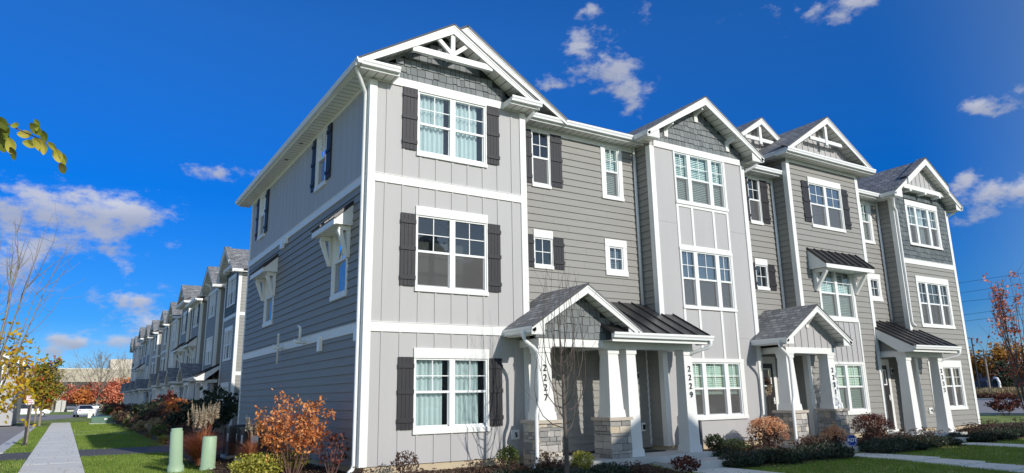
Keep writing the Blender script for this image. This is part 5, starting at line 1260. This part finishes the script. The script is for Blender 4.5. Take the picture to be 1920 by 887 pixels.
# vehicles
def car(name, label, cat, loc, rz, body_col, L_=4.6, W_=1.82, prof=None, h=1.45):
    """side profile skinned to a body with tumblehome, glass band, wheels and lamps; nose towards +x"""
    root = empty(name, label, cat, loc, rz); bm_ = mat('paint_' + name + str(round(sum(body_col), 2)), body_col, .25, spec=.6, metal=.2); gl = mat('car_glass', (.02, .025, .03), .08, spec=.8); wb = M_BLACK
    low = [(-L_ / 2, .32), (-L_ / 2 - .02, .55), (-L_ / 2 + .05, .92), (-L_ / 2 + .55, 1.0), (-L_ / 2 + 1.15, 1.03), (.55, .98), (1.0, .93), (L_ / 2 - .35, .80), (L_ / 2 - .03, .66), (L_ / 2, .45), (L_ / 2 - .06, .28)] if prof != 'suv' else [(-L_ / 2, .35), (-L_ / 2 - .02, .6), (-L_ / 2 + .03, 1.0), (-L_ / 2 + .4, 1.05), (0, 1.07), (1.0, 1.03), (L_ / 2 - .3, .95), (L_ / 2 - .03, .8), (L_ / 2, .5), (L_ / 2 - .06, .32)]
    top = [(-L_ / 2 + .5, 1.0), (-L_ / 2 + 1.25, h - .04), (-.1, h), (.35, h - .06), (1.05, .94)] if prof != 'suv' else [(-L_ / 2 + .06, 1.04), (-L_ / 2 + .35, h - .03), (0, h), (.5, h - .05), (1.15, 1.0)]
    def skin(mb, P, w0, w1, z0, z1):
        wd = lambda z: w0 + (w1 - w0) * max(0, min(1, (z - z0) / (z1 - z0))); n = len(P)
        A = [(x, -wd(z), z) for x, z in P]; B = [(x, wd(z), z) for x, z in P]; mb.face(A[::-1]); mb.face(B)
        for i in range(n): mb.face([A[i], A[(i + 1) % n], B[(i + 1) % n], B[i]])
    b = MB().mat(bm_); skin(b, low, W_ / 2, W_ / 2 - .07, .6, 1.05); rf = [(x, z) for x, z in top[1:4]]; b.hexa([(rf[0][0], -.60, rf[0][1] - .03), (rf[-1][0], -.60, rf[-1][1] - .03), (rf[-1][0], .60, rf[-1][1] - .03), (rf[0][0], .60, rf[0][1] - .03), (rf[0][0] + .05, -.56, h + .005), (rf[-1][0] - .1, -.56, h + .0), (rf[-1][0] - .1, .56, h + .0), (rf[0][0] + .05, .56, h + .005)])
    b.build('body', root); g = MB().mat(gl); skin(g, top, W_ / 2 - .09, .58, 1.0, h); g.build('windows', root)
    p = MB().mat(bm_)
    for s in (-1, 1):
        for (x0, z0_), (x1, z1_) in zip(top, top[1:]): p.tube([(x0, s * (W_ / 2 - .1 - (z0_ - 1) * .5), z0_), (x1, s * (W_ / 2 - .1 - (z1_ - 1) * .5), z1_)], .035, 5)
        p.tube([(-.15, s * (W_ / 2 - .09), 1.0), (-.2, s * .6, h - .02)], .035, 5)
    p.build('pillars', root)
    for x in (-L_ / 2 + .85, L_ / 2 - .88):
        for s in (-1, 1):
            w_ = MB().mat(M_BLACK); w_.tube([(x, s * (W_ / 2 - .24), .32), (x, s * (W_ / 2 + .005), .32)], .32, 18); wo_ = w_.build('wheel', root); r_ = MB().mat(mat('alloy', (.5, .5, .52), .35, metal=.6)); r_.tube([(x, s * (W_ / 2 - .1), .32), (x, s * (W_ / 2 + .02), .32)], .19, 12); r_.build('rim', wo_)
    for s in (-1, 1):
        MB().mat(mat('tail_red', (.45, .02, .02), .3)).box(-L_ / 2 - .035, -L_ / 2 + .1, s * .68 - .14, s * .68 + .14, .74, .90).build('tail_light', root); MB().mat(M_VINYL).box(L_ / 2 - .2, L_ / 2 - .01, s * .66 - .16, s * .66 + .16, .60, .74).build('headlight', root)
    MB().mat(M_VINYL).box(-L_ / 2 - .03, -L_ / 2, -.16, .16, .60, .74).build('number_plate', root)
    return root
car('sedan', 'white sedan seen from behind, driving on the cross road', 'car', (-2.72, 92, -.35), R(96), (.62, .64, .68))
car('suv', 'silver SUV parked side-on beneath the yellow street tree', 'car', (-8.9, 104, -.35), R(6), (.45, .46, .48), 4.8, 1.9, 'suv', 1.72)
car('sedan', 'dark parked car far beyond the street lamp', 'car', (-3.2, 189, -.3), R(0), (.03, .04, .07)); car('sedan', 'pale parked car beside the dark parked car', 'car', (1.6, 190, -.3), R(180), (.6, .6, .6))
# transformer, monument sign, planters
def cabinet(label, x, y, z, w_, d_, h_, rz=0, col=(.10, .19, .13)):
    root = empty('transformer_cabinet', label, 'transformer', (x, y, z), rz); m_ = mat('cabinet_green', col, .5, var=.1, vscale=3)
    MB().mat(M_CONC).box(-w_ / 2 - .15, w_ / 2 + .15, -d_ / 2 - .15, d_ / 2 + .15, -.2, .06).build('pad', root); b = MB().mat(m_); b.prism([(-w_ / 2, -d_ / 2, .06), (-w_ / 2, -d_ / 2, h_ * .88), (-w_ / 2, 0, h_), (-w_ / 2, d_ / 2, h_), (-w_ / 2, d_ / 2, .06)], (w_, 0, 0)); b.build('case', root)
    d = MB().mat(m_); d.box(-w_ / 2 + .04, -.01, -d_ / 2 - .02, -d_ / 2 - .003, .1, h_ * .82); d.box(.01, w_ / 2 - .04, -d_ / 2 - .02, -d_ / 2 - .003, .1, h_ * .82); d.build('door', root); MB().mat(M_VINYL).box(.12, .34, -d_ / 2 - .026, -d_ / 2 - .021, h_ * .5, h_ * .72).build('warning_label', root)
cabinet('low green transformer box on the lawn edge near the far row', -2.1, 54.5, -.35, 1.6, 1.2, .62); cabinet('pale green transformer box before the dry grass at the far right', 109.5, 38.4, -.1, 2.2, 1.5, 1.25, R(-60), (.22, .34, .27))
mn = empty('monument_sign', 'blank pale grey entrance sign wall beyond the cross road', 'sign', (-5.55, 170, -.35)); MB().mat(M_CONC).box(-1.0, 1.0, -.2, .2, -.2, .25).build('base', mn); MB().mat(mat('pale_panel', (.52, .50, .47), .8)).box(-.9, .9, -.15, .15, .25, 2.35).build('panel', mn)
for i, (x, y) in enumerate(((-2.2, 84), (-1.5, 86))):
    pp = empty('white_bollard', 'white square marker post at the end of the far row' if i == 0 else 'second white marker post, nearer the far row', 'post', (x, y, -.35)); MB().mat(M_WHITE).box(-.22, .22, -.22, .22, -.1, .85).build('post', pp); MB().mat(M_WHITE).box(-.27, .27, -.27, .27, .85, .95).build('cap', pp)
# office building
ofc = empty('office_building', 'long low concrete office building with a dark window band behind the red trees', 'office building', (0, 260, -.35)); CO = mat('office_concrete', (.46, .41, .33), .85, var=.06, vscale=.08); OG = mat('office_glass', (.03, .035, .05), .15, spec=.7)
b = MB().mat(CO); b.box(-70, 26, 0, 30, 8.6, 12.6); b.box(-70, 26, -.6, 30, 2.6, 6.3); b.box(-69, 25, 3, 30, 0, 2.6); b.build('wall', ofc); MB().mat(mat('coping', (.62, .58, .5), .8)).box(-70.2, 26.2, -.2, 30.2, 12.6, 13.0).build('roof', ofc)
for i in range(16): MB().mat(OG).box(-69.5 + i * 6, -69.5 + i * 6 + 5.75, .8, 1.1, 6.3, 8.6).build('window', ofc)
for i in range(16): MB().mat(CO).box(-69.5 + i * 6 + 5.75, -69.5 + i * 6 + 6, .5, 1.1, 6.3, 8.6).build('pier', ofc)
MB().mat(mat('penthouse', (.55, .5, .42), .85)).box(7.0, 24, 6, 20, 13.0, 16.4).build('penthouse', ofc); MB().mat(M_BLACK).box(-69, 25, 2.6, 2.9, .0, 2.6).build('ground_floor_glass', ofc)
# left neighbour house, half hidden by the yellow tree
hs_ = empty('neighbour_house', 'pale grey gabled house glimpsed through the yellow leaves at the left edge', 'house', (-8.35, 58, -.35)); mb = MB().mat(M_PANEL).box(-12, 0, 0, 12, 0, 5.2); mb.prism([(-12, 0, 5.2), (0, 0, 5.2), (-6, 0, 8.2)], (0, 12, 0)); mb.build('wall', hs_)
r = MB(); r.slab([(.4, -.4, 5.05), (.4, 12.4, 5.05), (-6, 12.4, 8.3), (-6, -.4, 8.3)], .12, M_SHING, M_WHITE); r.slab([(-12.4, 12.4, 5.05), (-12.4, -.4, 5.05), (-6, -.4, 8.3), (-6, 12.4, 8.3)], .12, M_SHING, M_WHITE); r.build('roof', hs_)
f = MB().mat(M_WHITE); f.prism([(.4, -.42, 5.0), (-6, -.42, 8.2), (-6, -.42, 7.9), (.4, -.42, 4.7)], (0, .05, 0)); f.prism([(-12.4, -.42, 5.0), (-6, -.42, 8.2), (-6, -.42, 7.9), (-12.4, -.42, 4.7)], (0, .05, 0)); f.build('rake_board', hs_)
for x in (-1.6, -4.2, -7, -9.8):
    for z in (.7, 3.2): w_ = MB().mat(M_WHITE).box(x - .6, x + .6, -.06, -.01, z, z + 1.6).build('window', hs_); MB().mat(OG).box(x - .48, x + .48, -.08, -.065, z + .12, z + 1.48).build('pane', w_)
# trees before the office
for i, (x, y, h, m_, lab) in enumerate([(-9.5, 196, 6.4, L_ORT, 'orange-red round tree left of the street lamp, before the office building'), (-3.6, 205, 5.6, L_RED, 'low red tree just right of the street lamp'), (-1.2, 199, 5.4, L_ORT, 'low orange tree between the street lamp and the white sedan'),
        (2.2, 214, 6.6, L_RED, 'crimson tree behind the large bare tree'), (5.6, 198, 6.9, L_RED, 'red tree right of the large bare tree'), (8.9, 203, 7.6, L_ORT, 'bright orange tree at the end of the far townhouses'), (-14.5, 190, 5.4, L_MAPLE, 'yellowish tree far behind the street tree')]):
    tree('autumn_tree', lab, 'tree', (x, y, -.35), h, h * .25, .16, B_GREY, m_, 1500, .42, .7, 8, .5, 'autumn trees before the office building', 2, (h * .58, h * .42, h * .36), False, dens_r=.5)
for i, (x, y, h, sp_, lab) in enumerate([(2.2, 200, 14.6, .62, 'largest bare tree, standing before the office building'), (-7.5, 215, 10.5, .6, 'bare grey tree above the orange trees at the left of the office'), (9.6, 235, 15.5, .55, 'bare tree rising beside the office penthouse'), (-1.5, 262, 14.2, .6, 'bushy bare tree showing over the office roof line')]):
    tree('bare_tree', lab, 'tree', (x, y, -.35), h, h * .16, .34 if i == 0 else .2, B_PALE, None, 0, .1, sp_, 16, .45, 'bare trees before the office building', 6, minr=.03)
rr.seed(11)
for i in range(5): tree('bare_tree', ['bare tree behind the yellow tree, far left', 'second bare tree behind the yellow tree', 'bare tree left of the neighbour house gable', 'low bare tree above the silver SUV', 'slim bare tree over the small street tree'][i], 'tree', (-24 + i * 4.2, 150 + i * 9, -.35), 11.5 - i * .6, 2.2, .2, B_PALE, None, 0, .1, .6, 12, .45, 'bare trees at the far left', 5, minr=.02)
# ------------------------------------------------------------------ right background
sheet('parking_lot', [(43.6, -60), (104, -60), (104, 120), (48.5, 120), (44.6, 10)], -.352, M_ROAD)
mb = MB().mat(M_CONC); mb.box(104, 104.5, -60, 120, -.6, -.15); mb.prism([(43.35, -60, -.5), (43.6, -60, -.5), (44.6, 10, -.5), (48.5, 120, -.5), (48.25, 120, -.5), (44.35, 10, -.5)], (0, 0, .27)); structure(mb.build('lot_kerb'))
mb = MB().mat(M_DRYG); 
for j in range(36):
    y0 = -60 + j * 5
    for a, b in (((104.5, -.2), (107, .15)), ((107, .15), (112, .45)), ((112, .45), (150, .45))): mb.face([(a[0], y0, a[1]), (b[0], y0, b[1]), (b[0], y0 + 5, b[1]), (a[0], y0 + 5, a[1])], .5)
structure(mb.build('grass_bank'))
b = MB().mat(L_TANG)
for _ in range(9000):
    x, y = rr.uniform(105.5, 113), rr.uniform(26, 43); z = .0 + (x - 105) * .06; leaf(b, (x, y, z + rr.uniform(0, .9)), .10, 4.5)
tag(b.build('dry_grass'), 'tall dry straw-coloured grass on the bank beyond the parking lot', 'dry grass', kind='stuff')
shrub('red_shrub', 'round dark red bush at the near edge of the parking lot', 'shrub', 43.0, 7.7, .95, 1.25, L_BURG, 1500, .09); shrub('red_shrub', 'orange-red shrub at the right edge of the photo behind the young tree', 'shrub', 44.2, 4.9, 1.0, 2.4, L_ORT, 900, .10)
for i, (x, y) in enumerate(((106.5, 39.4), (106.3, 37.6), (106.7, 36.2))): shrub('red_shrub', ['low reddish bush at the foot of the black lamp pole', 'low reddish bush in front of the pale green transformer', 'low reddish bush right of the pale green transformer'][i], 'shrub', x, y, 1.1, .9, L_BURG, 700, .12)
lamp('lamp_post', 'tall black parking lot lamp post at the far right', 'lamp post', 108.5, 39.3, .2, 8.4, True)
up = empty('utility_pole', 'grey wooden utility pole with a crossarm behind the black lamp post', 'utility pole', (118, 42.2, -.35)); MB().mat(B_PALE).tube([(0, 0, 0), (0, 0, 7.6)], [.17, .12], 8).build('pole', up); c = MB().mat(B_PALE); c.box(-.07, .07, -1.4, 1.4, 6.7, 6.86); c.tube([(0, .6, 6.7), (0, 0, 5.9)], .04, 4); c.tube([(0, -.6, 6.7), (0, 0, 5.9)], .04, 4); c.build('crossarm', up)
wr = [((110, 60, 17.2), (110, 10, 18.2)), ((110, 60, 15.6), (110, 10, 16.8)), ((110, 60, 14.9), (110, 10, 14.4)), ((110, 60, 12.0), (110, 10, 13.8)), ((110, 60, 11.2), (110, 10, 12.6))]
for i, (a, c_) in enumerate(wr):
    b = MB().mat(M_BLACK); A, B_ = Vector(a), Vector(c_); b.tube([A.lerp(B_, t / 10) - Vector((0, 0, .5 * math.sin(math.pi * t / 10))) for t in range(11)], .022, 4); tag(b.build('power_line'), ['topmost thin power line crossing the sky at the far right', 'second power line from the top at the far right', 'middle power line at the far right', 'second power line from the bottom at the far right', 'lowest power line at the far right'][i], 'power line', 'power lines at the far right')
fn = empty('screen_fence', 'grey chain-link fence with dark screening along the back of the lot', 'fence', (126, 0, .1)); FM = mat('fence_screen', (.09, .095, .11), .9, var=.2, vscale=.6)
f = MB().mat(FM).box(-.03, .03, 10, 75, .0, 2.3); f.build('screen', fn)
for i in range(22): MB().mat(mat('galvanised', (.55, .55, .53), .5)).tube([(-.1, 10 + i * 3, -.3), (-.1, 10 + i * 3, 2.5)], .06, 6).build('post', fn)
for i, y in enumerate((42.5, 37.4)): b = MB().mat(M_WHITE); b.tube([(122, y, -.2), (122, y, 2.2), (122.2, y + .3, 2.8), (122.3, y + .8, 2.9)], .2, 8); tag(b.build('vent_pipe', smooth=True), ['white hooked vent pipe close to the townhouse corner, by the far fence', 'white hooked vent pipe in front of the screened fence'][i], 'pipe', 'white vent pipes by the fence')
wh = empty('warehouse', 'grey flat-roofed warehouse with a red and white sign behind the fence', 'warehouse', (150, 20, -.35)); MB().mat(mat('warehouse_wall', (.26, .27, .31), .7, var=.05, vscale=.1)).box(0, 25, 0, 90, 0, 5.6).build('wall', wh); MB().mat(mat('warehouse_roof', (.35, .36, .40), .6)).box(-.4, 25.4, -.4, 90.4, 5.6, 6.0).build('roof', wh)
MB().mat(mat('sign_bright_red', (.62, .03, .03), .5)).box(-.5, -.03, 20.5, 27.5, 3.0, 5.1).build('red_sign', wh); MB().mat(M_WHITE).box(-.52, -.05, 20.5, 27.5, 2.3, 2.98).build('white_sign_band', wh)
for i, (x, y, h, m_, lab) in enumerate([(140, 57, 9.2, L_GOLD, 'golden-brown tree touching the townhouse corner at the far right'), (142, 50, 9.4, L_GOLD, 'golden tree behind the utility pole'), (141, 44.5, 8.0, L_ORT, 'orange-brown tree right of the utility pole'), (143, 39.5, 8.8, L_GRN, 'dull green tree at the far right edge'), (139, 36, 8.4, L_GOLD, 'brownish tree above the red and white sign')]):
    tree('autumn_tree', lab, 'tree', (x, y, -.35), h, h * .22, .2, B_GREY, m_, 2600, .42, .7, 8, .5, 'trees behind the fence at the far right', 2, (h * .58, h * .52, h * .38), False, dens_r=.6)
tree('dark_tree', 'small dark green tree in front of the golden trees by the fence', 'tree', (124.5, 42.6, -.35), 5.4, .8, .12, B_GREY, L_DARK, 1500, .3, .5, 6, .6, None, 2, (3.3, 1.5, 1.9), False, dens_r=.3)
# ------------------------------------------------------------------ small things
ad = empty('yard_sign', 'small blue octagonal security yard sign in front of the right stone pier of porch 2231', 'sign', (12.5, -1.95, gh(12.5, -1.95))); MB().mat(M_BLACK).box(-.012, .012, .0, .012, -.1, .30).build('stake', ad)
ob = MB().mat(mat('sign_blue', (.015, .05, .30), .4)); ob.prism([(math.cos(R(22.5 + 45 * k)) * .155, -.014, .36 + math.sin(R(22.5 + 45 * k)) * .155) for k in range(8)], (0, .012, 0)); ob.build('panel', ad)
rg = MB().mat(M_WHITE)
for k in range(8):
    a0, a1 = R(22.5 + 45 * k), R(67.5 + 45 * k); rg.face([(math.cos(a0) * .142, -.0155, .36 + math.sin(a0) * .142), (math.cos(a1) * .142, -.0155, .36 + math.sin(a1) * .142), (math.cos(a1) * .134, -.0155, .36 + math.sin(a1) * .134), (math.cos(a0) * .134, -.0155, .36 + math.sin(a0) * .134)])
rg.build('rim', ad); text_mesh('ADT', .13, 'lettering', M_WHITE, ad, (0, -.017, .36), (R(90), 0, 0), .002, thick=.004)
ad.rotation_euler = (0, 0, R(-25))
wt = MB().mat(L_PLUME); wr_ = empty('door_wreath', 'round wreath of cream and brown dried flowers hanging on the door of 2231', 'wreath', (12.42, RW - .10, 1.42))
for k in range(420):
    a = rr.uniform(0, 6.28); q = rr.gauss(0, .035); wt.mat(L_PLUME if math.sin(a) < .2 else L_BROWN); leaf(wt, (math.cos(a) * (.20 + q), rr.gauss(0, .02), math.sin(a) * (.20 + q)), .05, 1.1)
wt.build('flowers', wr_); rb = MB().mat(B_TWIG); rb.tube([(math.cos(k * .393) * .2, .0, math.sin(k * .393) * .2) for k in range(17)], .02, 6); rb.build('hoop', wr_)
for x, l in ((7.35, 'dark doormat on the porch slab behind column 2229'),): tag(MB().mat(M_BLACK).box(x - .42, x + .35, RW - .75, RW - .3, -.098, -.082).build('doormat'), l, 'doormat')
pl = MB().mat(mat('grey_board', (.10, .10, .115), .7)); pl.prism([(8.30, -.75, -.1), (8.30, -.75, .62), (8.33, -.30, .62), (8.33, -.30, -.1)], (.05, -.01, 0)); tag(pl.build('leaning_board'), 'dark grey board leaning behind the foot of column 2229', 'board')
# the block across the lawn, behind the camera to the right: its gables throw the shadow that climbs the porches
OB = empty('townhouse_block', 'facing townhouse block across the lawn, out of the frame, whose gables shade the grass', 'townhouses', (27.7, -22.25, 0), R(170.5), 'long townhouse blocks behind')
for x in (5.5, 11.1, 17.6): bay_b(OB, x - 1.86, True)
recess(OB, 0, 3.64, [], True); recess(OB, 7.36, 9.24, [], True); recess(OB, 12.96, 15.74, [], True); recess(OB, 19.46, 21.5, [], True); end_wall(OB, 21.5, 1); end_wall(OB, 0, -1); back_walls(OB, 21.5); main_roof(OB, 21.5, -.45)
